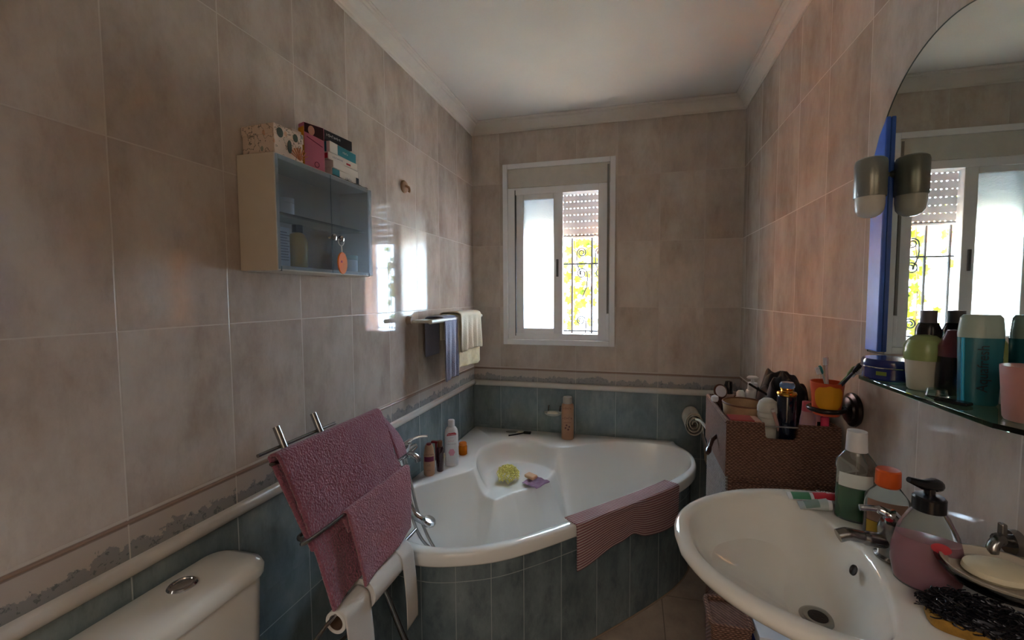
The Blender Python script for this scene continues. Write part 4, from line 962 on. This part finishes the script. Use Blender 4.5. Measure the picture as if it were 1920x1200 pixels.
d = Vector((math.cos(az), math.sin(az), 0)); dn = Vector((math.sin(az), -math.cos(az), 0))
p0 = Vector(c)-d*.021+dn*.012
G().tube([p0+Vector((0, 0, .006)), p0+Vector((0, 0, .112))-d*.003], .0022, 8).obj('cyan_stripe', mat('cyan_print', (40, 176, 220), .3), tq, smooth=1)
c = (1.600, -1.886, z0)
pk = bottle('cream_bottle', 'dusty pink plastic tub at the near end of the shelf', 'tub', c, [(.001, 0), (.027, 0), (.029, .004), (.034, .075), (.034, .08), (.001, .081)], mat('dusty_pink_plastic', (190, 138, 134), .35), rz=-.5)
front_text(pk, 2, .009, M_purple, c, .02, .0305, -.5)
front_text(pk, 9, .007, M_redp, c, .05, .0325, -.5, PI/2)
G().lathe([(.001, 0), (.014, 0), (.016, .002), (.014, .014), (.012, .014), (.013, .003), (.001, .003)], (1.572, -1.738, z0), 24).obj('clear_cap', M_glass, smooth=40)
tag([o for o in bpy.data.objects if o.name == 'clear_cap'][0], 'small clear plastic cap lying near the shelf front edge', 'cap')
tag(G(TF((1.565, -1.79, z0), .6)).box(-.010, .010, -.022, .022, 0, .006).obj('tweezer_case', M_black, bevel=.002), 'small dark olive case lying in front of the teal bottle', 'case')

# ---------------------------------------------------------------- mug holder with toothbrushes
mh = thing('mug_holder', 'dark bronze wall ring holder carrying the orange tumbler', 'holder', (W-.03, -1.305, 1.09))
M_brz = mat('dark_bronze', (44, 38, 38), .28, metal=.6)
G(TF((W-.001, -1.305, 1.09), 0, 0, -PI/2)).lathe([(.001, 0), (.044, 0), (.047, .005), (.046, .012), (.036, .016), (.034, .021), (.026, .024), (.001, .026)], n=40).obj('wall_disc', M_brz, mh, smooth=35)
CXU, CYU = 1.566, -1.315
G().tube([(CXU+.042*math.cos(PI*k/20), CYU+.042*math.sin(PI*k/20), 1.092) for k in range(40)], .0065, 10, closed=True).obj('ring', M_brz, mh, smooth=1)
G().tube([(CXU+.040, CYU+.004, 1.092), (W-.02, -1.305, 1.09)], .007, 10).obj('arm', M_brz, mh, smooth=1)
cu = thing('tumbler', 'orange plastic tumbler with yellow panel in the bronze wall ring', 'cup', (CXU, CYU, 1.075))
M_or = mat('orange_tumbler', (206, 84, 50), .3)
G().lathe([(.001, 1.076), (.031, 1.076), (.033, 1.080), (.0405, 1.168), (.0392, 1.168), (.032, 1.082), (.001, 1.081)], (CXU, CYU, 0), 40).obj('cup_body', M_or, cu, smooth=40)
g = G(); fa = -PI/2-.20
def cupr(z): return .033+(.0405-.033)*(z-1.080)/.088+.0007
rings = []
for k in range(13):
    z = 1.092+.070*k/12; q = (k/12-.5)*2; half = .95*math.sqrt(max(0, 1-abs(q)**3))+.02; r = cupr(z)
    rings.append([(CXU+r*math.cos(fa+half*(2*i/16-1)), CYU+r*math.sin(fa+half*(2*i/16-1)), z) for i in range(17)])
g.loft(rings, caps=False, closed=False); g.obj('yellow_panel', mat('yellow_print', (226, 158, 30), .35), cu, smooth=2)
def brush(label, base, tip, mh_, mhead, hl=.024, r=.0032):
    b, t_ = Vector(base), Vector(tip); dr = (t_-b).normalized(); o = thing('toothbrush', label, 'toothbrush', base)
    G().tube([b, b.lerp(t_, .4), b.lerp(t_, .75), t_-dr*hl], [r*1.1, r*1.3, r*.8, r*.7], 10).obj('handle', mh_, o, smooth=1)
    G().tube([t_-dr*hl, t_-dr*(hl*.8), t_-dr*(hl*.2), t_], [r*.8, r*1.5, r*1.6, r*.9], 10).obj('head', mhead, o, smooth=1)
    s = dr.cross(Vector((0, 0, 1))).normalized(); n_ = s.cross(dr).normalized(); g = G()
    for k in range(6):
        p = t_-dr*(hl*.85-hl*.14*k)
        for j in (-1, 1): q = p+s*j*.002-n_*.003; g.tube([q, q-n_*.010], .0016, 6)
    g.obj('bristles', mat('bristle_white', (210, 214, 222), .7), o); return o
z0 = 1.083
brush('white and pink toothbrush standing upright in the tumbler', (CXU+.010, CYU+.012, z0), (1.560, -1.318, 1.238), mat('white_pink', (216, 186, 190), .3), MATS['white_pink'])
brush('teal-headed toothbrush leaning left in the tumbler', (CXU+.018, CYU-.012, z0), (1.538, -1.335, 1.215), mat('pale_handle', (196, 206, 206), .3), mat('teal_head', (30, 116, 122), .3))
brush('green toothbrush leaning right out of the tumbler', (CXU-.022, CYU+.004, z0), (1.615, -1.355, 1.218), mat('olive_green', (96, 122, 70), .3), MATS['olive_green'], .03, .004)
brush('black toothbrush leaning furthest right out of the tumbler', (1.552, -1.295, z0), (1.617, -1.384, 1.232), mat('blue_black', (30, 34, 52), .3), M_black, .034, .0045)

# ---------------------------------------------------------------- wicker chest
bx0, bx1, by0, by1 = 1.322, 1.634, -1.250, -.872
ch = thing('wicker_chest', 'brown wicker drawer chest standing between bathtub and washbasin', 'chest', ((bx0+bx1)/2, (by0+by1)/2, 0))
G().box(bx0+.012, bx1-.006, by0+.012, by1, .06, .842).obj('body', M_wick, ch, bevel=.006)
for z in (.10, .35, .60): 
    dr = G().box(bx0+.022, bx1-.016, by0+.002, by0+.014, z, z+.225).obj('drawer', M_wick, ch, bevel=.005)
    G().tube(catmull([(1.44, by0, z+.13), (1.455, by0-.014, z+.125), (1.50, by0-.014, z+.125), (1.515, by0, z+.13)], 5), .005, 8).obj('handle', M_wick, dr, smooth=1)
G().box(bx0+.006, bx0+.013, by0+.02, by1-.004, .40, .842).obj('side_panel', M_wickp, ch, bevel=.003)  # only this side of the chest has the whitish weave
for x in (bx0+.02, bx1-.03):
    for y in (by0+.03, by1-.03): G().box(x, x+.03, y-.015, y+.015, 0, .06).obj('foot', M_wick, ch, bevel=.003)
bk = thing('wicker_basket', 'open brown wicker basket full of toiletries on top of the wicker chest', 'basket', ((bx0+bx1)/2, (by0+by1)/2, .845))
BZ0, BZ1 = .846, 1.014; th = .012
g = G(); g.box(bx0, bx0+th, by0, by1, BZ0, BZ1); g.box(bx1-th, bx1, by0, by1, BZ0, BZ1); g.box(bx0+th, bx1-th, by1-th, by1, BZ0, BZ1)
g.box(bx0+th, bx1-th, by0+th, by1-th, BZ0, BZ0+th)
nx0, nx1, nz = 1.430, 1.522, .972
g.prism([(bx0+th, BZ0), (bx1-th, BZ0), (bx1-th, BZ1), (nx1, BZ1), (nx1-.003, nz+.008), (nx1-.012, nz), (nx0+.012, nz), (nx0+.003, nz+.008), (nx0, BZ1), (bx0+th, BZ1)], 'y', by0, by0+th)
g.obj('woven_body', M_wick, bk)
for (a, b) in (((bx0+.006, by0+.006), (bx0+.006, by1-.006)), ((bx0+.006, by1-.006), (bx1-.006, by1-.006)), ((bx1-.006, by0+.006), (bx1-.006, by1-.006)), ((bx0+.006, by0+.006), (nx0, by0+.006)), ((nx1, by0+.006), (bx1-.006, by0+.006))):
    G().tube([(a[0], a[1], BZ1), (b[0], b[1], BZ1)], .0075, 10).obj('braided_rim', M_wick, bk, smooth=1)
G().tube([(nx0, by0+.006, BZ1-.003), (nx1, by0+.006, BZ1-.003)], .0025, 8).obj('handle_wire', M_steel, bk, smooth=1)
zb = BZ0+th+.001
ob = thing('oval_basket', 'pale tan oval chip basket inside the wicker basket', 'basket', (1.405, -1.05, zb))
g = G(); ring = lambda r, z: [(1.412+r*.92*math.cos(2*PI*k/40), -1.075+r*1.0*math.sin(2*PI*k/40), z) for k in range(40)]
g.loft([ring(.055, zb), ring(.060, zb+.08), ring(.074, 1.040), ring(.071, 1.040), ring(.056, zb+.08), ring(.052, zb+.004)]); g.obj('woven_side', mat('tan_chip', (190, 158, 124), .6, bump=.5, bscale=60, var=.12, vscale=40), ob, smooth=50)
G().tube(ring(.0725, 1.040), .003, 6, closed=True).obj('rim', mat('chip_rim', (120, 86, 66), .6), ob, smooth=1)
t, tf, hx, hy, h = carton('cosmetic_box', 'small box with red lid at the basket front left corner', 'box', 1.338, 1.425, -1.235, -1.175, zb, 1.022, mat('peach_card', (196, 150, 128), .6))
G(tf).box(-hx-.0005, hx*.55, -hy-.0008, hy+.0005, h-.020, h+.0006).obj('red_band', mat('brick_red', (150, 46, 40), .5), t)
def bt2(name, label, cat, x, y, prof, m, cap=None, capm=None, **k): return bottle(name, label, cat, (x, y, zb), prof, m, cap, capm, **k)
dz_ = zb
bt2('roll_on_deodorant', 'white ribbed deodorant with domed cap in the wicker basket front', 'deodorant', 1.458, -1.175, [(.001, 0), (.024, 0), (.026, .004), (.026, .14), (.001, .141)], mat('grey_white_plastic', (196, 196, 188), .35), [(.026, .140), (.029, .150), (.028, .162), (.030, .166), (.029, .178), (.031, .182), (.030, .196), (.025, .212), (.013, .222), (.001, .224)], MATS['grey_white_plastic'], sx=1, sy=1)
cb_ = thing('cotton_bud_tube', 'thin pink tube with white tip leaning beside the white deodorant', 'tube', (1.475, -1.20, 1.0))
G().tube([(1.487, -1.200, .98), (1.463, -1.212, 1.049)], .0055, 10).obj('tube_body', mat('pale_pink_tube', (190, 150, 140), .35), cb_, smooth=30)
G().tube([(1.463, -1.212, 1.049), (1.4605, -1.213, 1.056)], .006, 10).obj('tip', M_wp, cb_, smooth=30)
nb = bt2('perfume_bottle', 'tall midnight blue bottle with gold collar and clear blue cap', 'bottle', 1.505, -1.195, [(.001, 0), (.024, 0), (.026, .003), (.0265, .235), (.024, .240), (.001, .241)], mat('midnight_glass', (14, 18, 40), .1, coat=.6), [(.001, .263), (.019, .263), (.021, .266), (.021, .274), (.017, .280), (.001, .281)], mat('blue_clear_cap', (110, 150, 206), .08, trans=.4), smooth=40)
G().lathe([(.001, .240), (.0265, .240), (.028, .245), (.026, .250), (.018, .252), (.016, .256), (.019, .260), (.018, .264), (.001, .264)], (1.505, -1.195, zb), 32).obj('gold_collar', mat('gold', (206, 160, 70), .2, metal=1), nb, smooth=35)
bt2('nail_polish_remover', 'pink bottle with darker rose cap right of the midnight blue bottle', 'bottle', 1.561, -1.20, [(.001, 0), (.022, 0), (.025, .004), (.023, .14), (.016, .195), (.001, .196)], mat('pearl_pink', (206, 170, 178), .3), [(.001, .195), (.0155, .195), (.014, .224), (.001, .225)], mat('rose_cap', (190, 92, 108), .3), sx=1, sy=.7)
t, tf, hx, hy, h = carton('tissue_pack', 'pink packet standing under the tumbler in the wicker basket', 'packet', 1.585, 1.62, -1.20, -1.14, zb, 1.05, mat('pale_pink_pack', (214, 168, 178), .5), 0)
G(tf).box(-.014, .002, -hy-.001, -hy, h-.045, h-.028).obj('dark_print', M_black, t)
bt2('nail_varnish', 'small bottle with hot pink cap at the basket front right corner', 'bottle', 1.598, -1.228, [(.001, 0), (.009, 0), (.010, .002), (.010, .15), (.001, .151)], MATS['pearl_pink'], [(.001, .151), (.0105, .151), (.0110, .184), (.009, .187), (.001, .188)], mat('hot_pink', (236, 70, 110), .25))
hm = thing('hand_mirror', 'small round vanity mirror with brown frame at the basket back left', 'mirror', (1.35, -.98, zb))
tfm_ = TF((1.357, -.965, 1.052), .35, 1.25)
G(tfm_).lathe([(.001, -.003), (.024, -.003), (.027, 0), (.024, .003), (.001, .003)], n=32).obj('frame', mat('brown_plastic', (84, 44, 36), .35), hm, smooth=40)
G(tfm_).lathe([(.001, .0031), (.021, .0031), (.021, .0037), (.001, .0038)], n=32).obj('mirror_disc', mat('pale_disc', (214, 216, 232), .2), hm)
G(TF((1.357, -.965, 1.0), .35, .0)).box(-.004, .004, -.003, .003, -.135, .028).obj('handle', MATS['brown_plastic'], hm, bevel=.001)
tag(G().lathe([(.001, 0), (.010, .002), (.013, .01), (.012, .02), (.001, .026)], (1.330, -1.01, BZ1+.008), 20).obj('cotton_ball', mat('cotton', (222, 220, 226), .9), smooth=1), 'small white cotton ball on the basket rim beside the vanity mirror', 'cotton ball')
bt2('serum_bottle', 'black-capped slim bottle at the back of the wicker basket', 'bottle', 1.395, -.915, [(.001, 0), (.016, 0), (.018, .003), (.018, .175), (.001, .176)], mat('pale_serum', (190, 170, 160), .3), [(.001, .176), (.016, .176), (.016, .205), (.012, .222), (.001, .224)], M_black)
bt2('cream_jar', 'white jar with rounded cap between black-capped and pump bottles', 'jar', 1.438, -.915, [(.001, 0), (.016, 0), (.018, .003), (.018, .165), (.001, .166)], M_wp, [(.001, .166), (.015, .166), (.015, .18), (.010, .189), (.001, .19)], M_wp)
pb = bt2('pump_bottle', 'white pump bottle at the back of the wicker basket by the wall', 'bottle', 1.474, -.930, [(.001, 0), (.022, 0), (.024, .003), (.024, .185), (.020, .196), (.001, .197)], M_wp, [(.001, .196), (.017, .196), (.016, .224), (.001, .225)], M_wp)
G().tube([(1.474, -.93, zb+.224), (1.474, -.93, zb+.238)], .006, 10).obj('pump_stem', M_wp, pb, smooth=1)
G().lathe([(.001, .237), (.016, .238), (.019, .243), (.014, .248), (.001, .249)], (1.474, -.93, zb), 24, 1.1, .8).obj('pump_head', M_wp, pb, smooth=1)
def fbk(u, v):
    a = 2*PI*u; r = .10*math.sin(PI*min(1, .04+v*.96)*.5)
    k = 1+.16*math.sin(3*a+1)+.07*math.sin(7*a)
    z = 1.143-.125*(v**1.1)-.014*math.sin(5*a)*v+.05*noise.noise((math.cos(a)*2.5, math.sin(a)*2.5, v*4))*min(1, v*3)
    return (1.548+r*k*.78*math.cos(a), -1.01+r*k*1.05*math.sin(a), z)
cloth_sheet('toiletry_bag', fbk, 56, 20, mat('black_nylon', (30, 30, 38), .7, bump=.5, bscale=30), .002, 'black crumpled nylon bag sitting at the back right of the basket', 'bag')
tag(G().tube([(1.44, -1.02, 1.095), (1.50, -1.06, 1.060)], .004, 8).obj('eyebrow_pencil', M_black, smooth=30), 'dark cosmetic pencil leaning across the basket behind the white deodorant', 'pencil')

# rolled mat and white rail between tub and chest
rm = thing('rolled_mat', 'beige bath mat folded into a tall roll beside the bathtub far end', 'mat', (1.41, -.2, .50))
N = 60; pts = []
for k in range(N+1):
    a = -PI/2+k/N*5.6*PI; r = .045-.030*k/N; pts.append((1.372+r*math.cos(a)*1.0, .675+r*1.35*math.sin(a)+.02))
pts = [(1.455, .44), (1.448, .52), (1.432, .60), (1.420, .645)]+[(1.372+.047*math.cos(a), .695+.060*math.sin(a)) for a in [k/20*2*PI for k in range(0, 20)]]+[(1.372+(.044-.034*k/50)*math.cos(k/50*5*PI), .695+(.056-.044*k/50)*math.sin(k/50*5*PI)) for k in range(51)]
P3 = catmull([(a, 0, b) for a, b in pts], 3)
g = G(); g.loft([[(p.x, y, p.z) for p in P3] for y in (-.20, -.17, -.12, -.07, -.03)], caps=False, closed=False)
g.obj('rolled_fabric', M_beige_t, rm, smooth=2, solid=.0035)
tag(G().tube(catmull([(1.375, -.235, .735), (1.395, -.27, .735), (1.425, -.30, .70), (1.445, -.33, .64), (1.452, -.36, .57), (1.455, -.38, .03)], 8), .008, 12).obj('white_rail', mat('white_enamel', (222, 222, 220), .25), smooth=1), 'white bent metal rail standing between the rolled mat and wicker', 'rail')
bh = thing('wooden_handle', 'dark brown turned knob handle sticking out beside the white rail', 'handle', (1.318, -1.05, .90))
G().tube([(1.322, -1.10, .925), (1.304, -1.12, .915), (1.292, -1.15, .90), (1.286, -1.165, .893), (1.281, -1.178, .888)], [.006, .008, .007, .010, .006], 12).obj('knob', mat('dark_turned_wood', (52, 28, 24), .2, coat=.5), bh, smooth=1)

# ---------------------------------------------------------------- washbasin
sk = thing('washbasin', 'white oval wall washbasin with pedestal in the right foreground', 'washbasin', (1.5, -1.76, 0))
SC = (1.345, -1.76); RZS = .93
def sym(half): return half+[(x, 2*SC[1]-y) for x, y in reversed(half) if abs(y-SC[1]) > 1e-6]
so_h = [(1.126, -1.76), (1.131, -1.705), (1.150, -1.655), (1.182, -1.608), (1.225, -1.567), (1.29, -1.525), (1.36, -1.503), (1.44, -1.493), (1.53, -1.495), (1.640, -1.497)]
si_h = [(1.157, -1.76), (1.162, -1.708), (1.180, -1.662), (1.215, -1.618), (1.262, -1.578), (1.32, -1.549), (1.37, -1.538), (1.402, -1.553), (1.425, -1.60), (1.445, -1.66), (1.457, -1.715), (1.461, -1.76)]
def dens(h, n, closed):
    P = sym(h); return [(p.x, p.y) for p in catmull([(a, b, 0) for a, b in P], n, closed)]
so = dens(so_h, 6, False); si = dens(si_h, 6, True)
sa = [2*PI*k/220 for k in range(220)]+[math.atan2(y-SC[1], 1.640-SC[0]) % (2*PI) for y in (-1.497, -2.023)]; sa = sorted(sa)
DR = (1.385, -1.768)
So = [ray_poly(so, SC, a) for a in sa]; Si = [ray_poly(si, SC, a) for a in sa]
def sring(fr, z, c2=None, mix=0):
    out = []
    for k, a in enumerate(sa):
        r = fr(k); x = SC[0]+r*math.cos(a); y = SC[1]+r*math.sin(a)
        if c2: x = x*(1-mix)+c2[0]*mix; y = y*(1-mix)+c2[1]*mix
        out.append((min(x, 1.640), y, z))
    return out
PC = (1.50, -1.76); R_ = []
for m, z in ((.80, .74), (.72, .755), (.56, .80), (.38, .838), (.20, .868), (.09, .888), (.03, .902), (.004, .914), (0, .921)): R_.append(sring(lambda k: So[k], z, PC, m))
R_ += [sring(lambda k: So[k]-.003, .927), sring(lambda k: So[k]-.010, .9305), sring(lambda k: max(Si[k]+.005, So[k]-.018) if So[k]-Si[k] < .05 else Si[k]+.010, .930), sring(lambda k: Si[k]+.004, .929), sring(lambda k: Si[k], .926)]
for j in range(1, 33):
    f = j/33; z = .926-.128*(1-(1-f)**2.6)
    R_.append(sring(lambda k: Si[k], z, DR, f*.93))
g = G(); g.loft(R_, caps=False); g.obj('basin', M_white, sk, smooth=2)
g = G(); g.lathe([(.001, .796), (.010, .7965), (.012, .800), (.018, .801), (.024, .802), (.029, .801), (.031, .799)], (DR[0], DR[1], 0), 36); dro = g.obj('drain', M_steel, sk, smooth=35)
g = G()
for k in range(6): a = k*PI/3; g.lathe([(.001, .8015), (.0028, .8018), (.001, .802)], (DR[0]+.008*math.cos(a), DR[1]+.008*math.sin(a), 0), 10)
g.lathe([(.001, .8005), (.0165, .8012), (.0165, .8016), (.001, .8017)], (DR[0], DR[1], 0), 30); g.obj('strainer', mat('drain_dark', (40, 38, 38), .4, metal=.5), dro, smooth=1)
# overflow hole on the back wall of the bowl
G(TF((1.4475, -1.757, .893), 0, 0, -1.15)).lathe([(.001, .001), (.0075, .001), (.009, .003), (.0095, .004), (.010, .002), (.001, -.003)], n=24).obj('overflow_hole', mat('overflow_dark', (34, 30, 30), .5), sk, smooth=1)
g = G(); g.lathe([(.085, 0), (.085, .03), (.066, .08), (.06, .30), (.066, .60), (.09, .76), (.09, .775)], (1.545, -1.76, 0), 36, 1, 1.1); g.obj('pedestal', M_white, sk, smooth=1)
# tap
ft = thing('basin_tap', 'chrome single-lever basin mixer tap on the washbasin deck', 'tap', (1.502, -1.765, .931))
G().lathe([(.001, .931), (.027, .931), (.028, .935), (.023, .939), (.022, .960), (.024, .985), (.020, .998), (.001, 1.001)], (1.502, -1.765, 0), 30).obj('body', M_dchrome, ft, smooth=40)
G().tube(catmull([(1.495, -1.768, .962), (1.46, -1.772, .966), (1.44, -1.773, .969), (1.425, -1.774, .971), (1.410, -1.775, .966)], 6), [.013]*8+[.011]*10+[.0115]*7, 14).obj('spout', M_dchrome, ft, smooth=1)
G().tube(catmull([(1.504, -1.765, 1.000), (1.49, -1.768, 1.014), (1.475, -1.762, 1.018), (1.450, -1.758, 1.016)], 6), [.013]*6+[.008]*6+[.0055]*7, 12).obj('lever', M_chrome, ft, smooth=1)
G().lathe([(.001, 0), (.005, .001), (.006, .003), (.001, .005)], (1.486, -1.781, 1.006), 14).obj('red_dot', M_redp, ft, smooth=1)
# bottles on the deck
zd = .9312
M_clr = mat('clear_pet', (232, 240, 238), .03, trans=.93, ior=1.2)
c = (1.500, -1.630, zd); az = -.35
mw = bottle('mouthwash_bottle', 'tall clear mouthwash bottle half full of green liquid with white cap', 'bottle', c, [(.001, 0), (.030, 0), (.034, .004), (.034, .085), (.033, .105), (.036, .112), (.035, .125), (.024, .142), (.018, .150), (.001, .151)], M_clr, [(.001, .150), (.0195, .150), (.0185, .170), (.0175, .192), (.001, .193)], M_wp, rz=az, sx=1, sy=.55, labels=[(.074, .103, mat('label_white', (206, 212, 208), .5))])
G(TF(c, az)).lathe([(.001, .003), (.029, .003), (.0325, .006), (.0325, .072), (.001, .073)], n=32, sx=1, sy=.52).obj('green_liquid', mat('green_liquid', (8, 104, 44), .1, trans=.35), mw, smooth=40)
c = (1.528, -1.690, zd); az = -.40
ow = bottle('antiseptic_bottle', 'short clear bottle of dark liquid with bright orange screw cap', 'bottle', c, [(.001, 0), (.033, 0), (.036, .004), (.036, .055), (.035, .080), (.022, .098), (.018, .104), (.001, .105)], M_clr, [(.001, .103), (.0185, .103), (.0205, .106), (.0200, .134), (.018, .137), (.001, .138)], mat('orange_cap', (226, 96, 34), .3), rz=az, sx=1, sy=.58, labels=[(.034, .076, mat('tan_label', (150, 116, 98), .5)), (.008, .033, mat('label_yellow', (196, 160, 50), .5))])
G(TF(c, az)).lathe([(.001, .003), (.032, .003), (.0345, .006), (.0345, .05), (.001, .051)], n=32, sx=1, sy=.54).obj('dark_liquid', mat('dark_amber', (56, 26, 12), .1), ow, smooth=40)
front_text(ow, 6, .010, M_black, c, .058, .0222, az)
c = (1.508, -1.842, zd); az = -.45
ps = bottle('soap_dispenser', 'clear pump bottle of pink hand soap with black pump head', 'bottle', c, [(.001, 0), (.034, 0), (.040, .005), (.046, .035), (.045, .062), (.038, .095), (.026, .122), (.020, .130), (.001, .131)], M_clr, [(.001, .130), (.0215, .130), (.0215, .150), (.019, .153), (.001, .154)], M_black, rz=az, sx=1, sy=.62)
G(TF(c, az)).lathe([(.001, .003), (.032, .003), (.038, .007), (.0443, .035), (.0435, .062), (.0395, .082), (.001, .083)], n=36, sx=1, sy=.58).obj('pink_soap', mat('pink_liquid', (196, 122, 140), .12, trans=.3, ior=1.3), ps, smooth=40)
G().tube([Vector(c)+Vector((0, 0, .153)), Vector(c)+Vector((0, 0, .168))], .0075, 14).obj('pump_stem', M_black, ps, smooth=30)
hd = Vector(c)+Vector((0, 0, .168)); G().tube([hd+Vector((.016, .010, -.001)), hd+Vector((.008, .004, .002)), hd+Vector((-.012, -.004, .004)), hd+Vector((-.034, -.008, .012))], [.010, .011, .008, .0045], 12).obj('pump_head', M_black, ps, smooth=1)
t_ = G(TF(Vector(c)+Vector((math.sin(az), -math.cos(az), 0))*.0262+Vector((math.cos(az), math.sin(az), 0))*.014+Vector((0, 0, .082)), az, PI/2-.2)).lathe([(.0001, 0), (.012, 0), (.012, .001), (.0001, .0012)], n=24, sy=.65).obj('red_sticker', M_redp, ps)
# toothpastes
def tube_paste(lbl, p0, p1, m, capm, extra):
    a, b = Vector(p0), Vector(p1); d = (b-a); L = d.length; az = math.atan2(d.y, d.x)
    t = thing('toothpaste_tube', lbl, 'toothpaste', ((a.x+b.x)/2, (a.y+b.y)/2, zd)); tf = TF(a, az)
    rings = []
    for k in range(11):
        f = k/10; hh = .0015+.0105*f; w_ = .021-.003*f
        rings.append([(L*f*.86, w_*math.cos(q*PI/8), .0005+hh+hh*math.sin(q*PI/8)) for q in range(16)])
    G(tf).loft(rings).obj('tube_body', m, t, smooth=60)
    G(tf).tube([(L*.86, 0, .012), (L, 0, .012)], [.0115, .010], 18).obj('screw_cap', capm, t, smooth=30)
    for nm, x0, x1, mm in extra:
        rr = []
        for k in range(5):
            f = x0+(x1-x0)*k/4; hh = .0015+.0105*f+.0005; w_ = .021-.003*f+.0004
            rr.append([(L*f*.86, w_*math.cos(q*PI/12), .0005+hh+hh*math.sin(q*PI/12)) for q in range(1, 12)])
        G(tf).loft(rr, caps=False, closed=False).obj(nm, mm, t, smooth=60)
    return t, tf, L
t, tf, L = tube_paste('red and green toothpaste tube on the basin corner, farther from the bowl', (1.400, -1.546, zd), (1.522, -1.565, zd), M_wp, M_redp, [('green_print', .08, .42, mat('green_print', (70, 130, 96), .4)), ('red_print', .48, .98, M_redp)])
text('lettering', 'Colgate', .013, M_wp, t, tf @ Matrix.Translation((L*.62, 0, .0235)), .0002)
t, tf, L = tube_paste('grey-white toothpaste tube on the basin corner, nearer the bowl', (1.408, -1.592, zd), (1.470, -1.600, zd), mat('grey_tube', (170, 176, 172), .35), M_wp, [('faded_print', .2, .7, mat('faded_green', (120, 140, 132), .4))])
# wall dish with soap
wd = thing('wall_soap_dish', 'oval clear wall soap dish with chrome bracket over the washbasin', 'soap dish', (W-.07, -1.9, .98))
DC = (1.563, -1.905)
g = G(); g.lathe([(.001, .985), (.045, .985), (.062, .992), (.071, 1.004), (.0725, 1.008), (.069, 1.008), (.060, .996), (.043, .989), (.001, .989)], (DC[0], DC[1], 0), 44, 1, .98); g.obj('dish', M_glass, wd, smooth=40)
g = G(); g.lathe([(.001, .990), (.040, .990), (.058, .999), (.066, 1.010), (.063, 1.010), (.055, 1.001), (.001, .993)], (DC[0], DC[1], 0), 44, 1, .98); g.obj('inner_dish', mat('beige_dish', (190, 178, 162), .35), wd, smooth=40)
G().tube([(W-.001, -1.822, 1.012), (W-.014, -1.822, 1.012)], .020, 20).obj('wall_flange', M_dchrome, wd, smooth=30)
G().tube(catmull([(W-.012, -1.822, 1.014), (W-.030, -1.832, 1.020), (W-.042, -1.842, 1.022), (W-.050, -1.846, 1.012), (W-.050, -1.848, 1.004)], 5), [.010]*9+[.008]*12, 12).obj('bracket', M_dchrome, wd, smooth=1)
G().box(W-.034, W-.026, -1.838, -1.828, 1.025, 1.047).obj('latch', M_dchrome, wd, bevel=.002)
tag(G().lathe([(.001, 0), (.034, 0), (.042, .006), (.040, .013), (.030, .017), (.001, .018)], (1.560, -1.905, 0.9985), 32, 1, .8).obj('soap_bar', mat('worn_soap', (222, 210, 180), .45, bump=.3, bscale=40), smooth=1), 'worn cream soap bar in the wall dish above the washbasin', 'soap')
# scourer
scr = thing('sponge', 'yellow sponge with dark scouring wool on top, on the basin deck', 'sponge', (1.50, -1.93, zd))
g = G(TF((1.515, -1.935, zd), -.35)); NU = 26
g.loft([[(a*s_, b*s_, z) for a, b in [(.055*math.copysign(abs(math.cos(q*PI/20))**.5, math.cos(q*PI/20)), .030*math.copysign(abs(math.sin(q*PI/20))**.5, math.sin(q*PI/20))) for q in range(40)]] for s_, z in ((.90, 0), (.95, .004), (.95, .014), (.92, .017))])
g.obj('foam', mat('yellow_foam', (150, 112, 44), .9, bump=.9, bscale=90, var=.25, vscale=60), scr, smooth=50)
random.seed(5); g = G(TF((1.517, -1.933, zd+.013), -.35))
for k in range(700):
    a = random.uniform(0, 2*PI); q = random.random()**.5; cx_, cy2 = .060*q*math.cos(a), .037*q*math.sin(a); cz = random.uniform(0, .034*(1-q*q*.6)); r = random.uniform(.004, .008); ph = random.uniform(0, 6)
    n1_, n2_ = random.uniform(.3, 1), random.uniform(.3, 1)
    g.tube([(cx_+r*math.cos(ph+i*.8), cy2+r*n1_*math.sin(ph+i*.8), cz+r*n2_*math.sin(i*.8+k)*.6+.002) for i in range(6)], .0010, 4, caps=False)
g.lathe([(.001, -.001), (.050, 0), (.052, .008), (.040, .018), (.001, .021)], n=30, sx=1, sy=.6)
g.obj('scouring_wool', mat('dark_wool', (36, 34, 40), .35, metal=.5), scr, smooth=1)
# things under the washbasin
wb = thing('waste_basket', 'narrow brown wicker waste basket under the washbasin', 'basket', (1.29, -1.42, 0))
g = G(); g.loft([rrect(1.262, 1.345, -1.47, -1.38, .01, .0), rrect(1.250, 1.352, -1.48, -1.37, .012, .53)]); g.obj('woven_body', M_wick, wb)
G().tube([Vector(p) for p in rrect(1.250, 1.352, -1.48, -1.37, .012, .532)], .007, 8, closed=True).obj('rim', M_wick, wb, smooth=1)
t, tf, hx, hy, h = carton('detergent_pack', 'white packet with blue print under the washbasin beside the wicker', 'packet', 1.362, 1.45, -1.50, -1.42, 0, .535, mat('pack_white', (210, 212, 220), .5))
G(tf).box(-hx-.001, hx*.2, -hy-.001, hy+.001, h*.72, h*.93).obj('blue_print', mat('pack_blue', (40, 60, 150), .5), t)
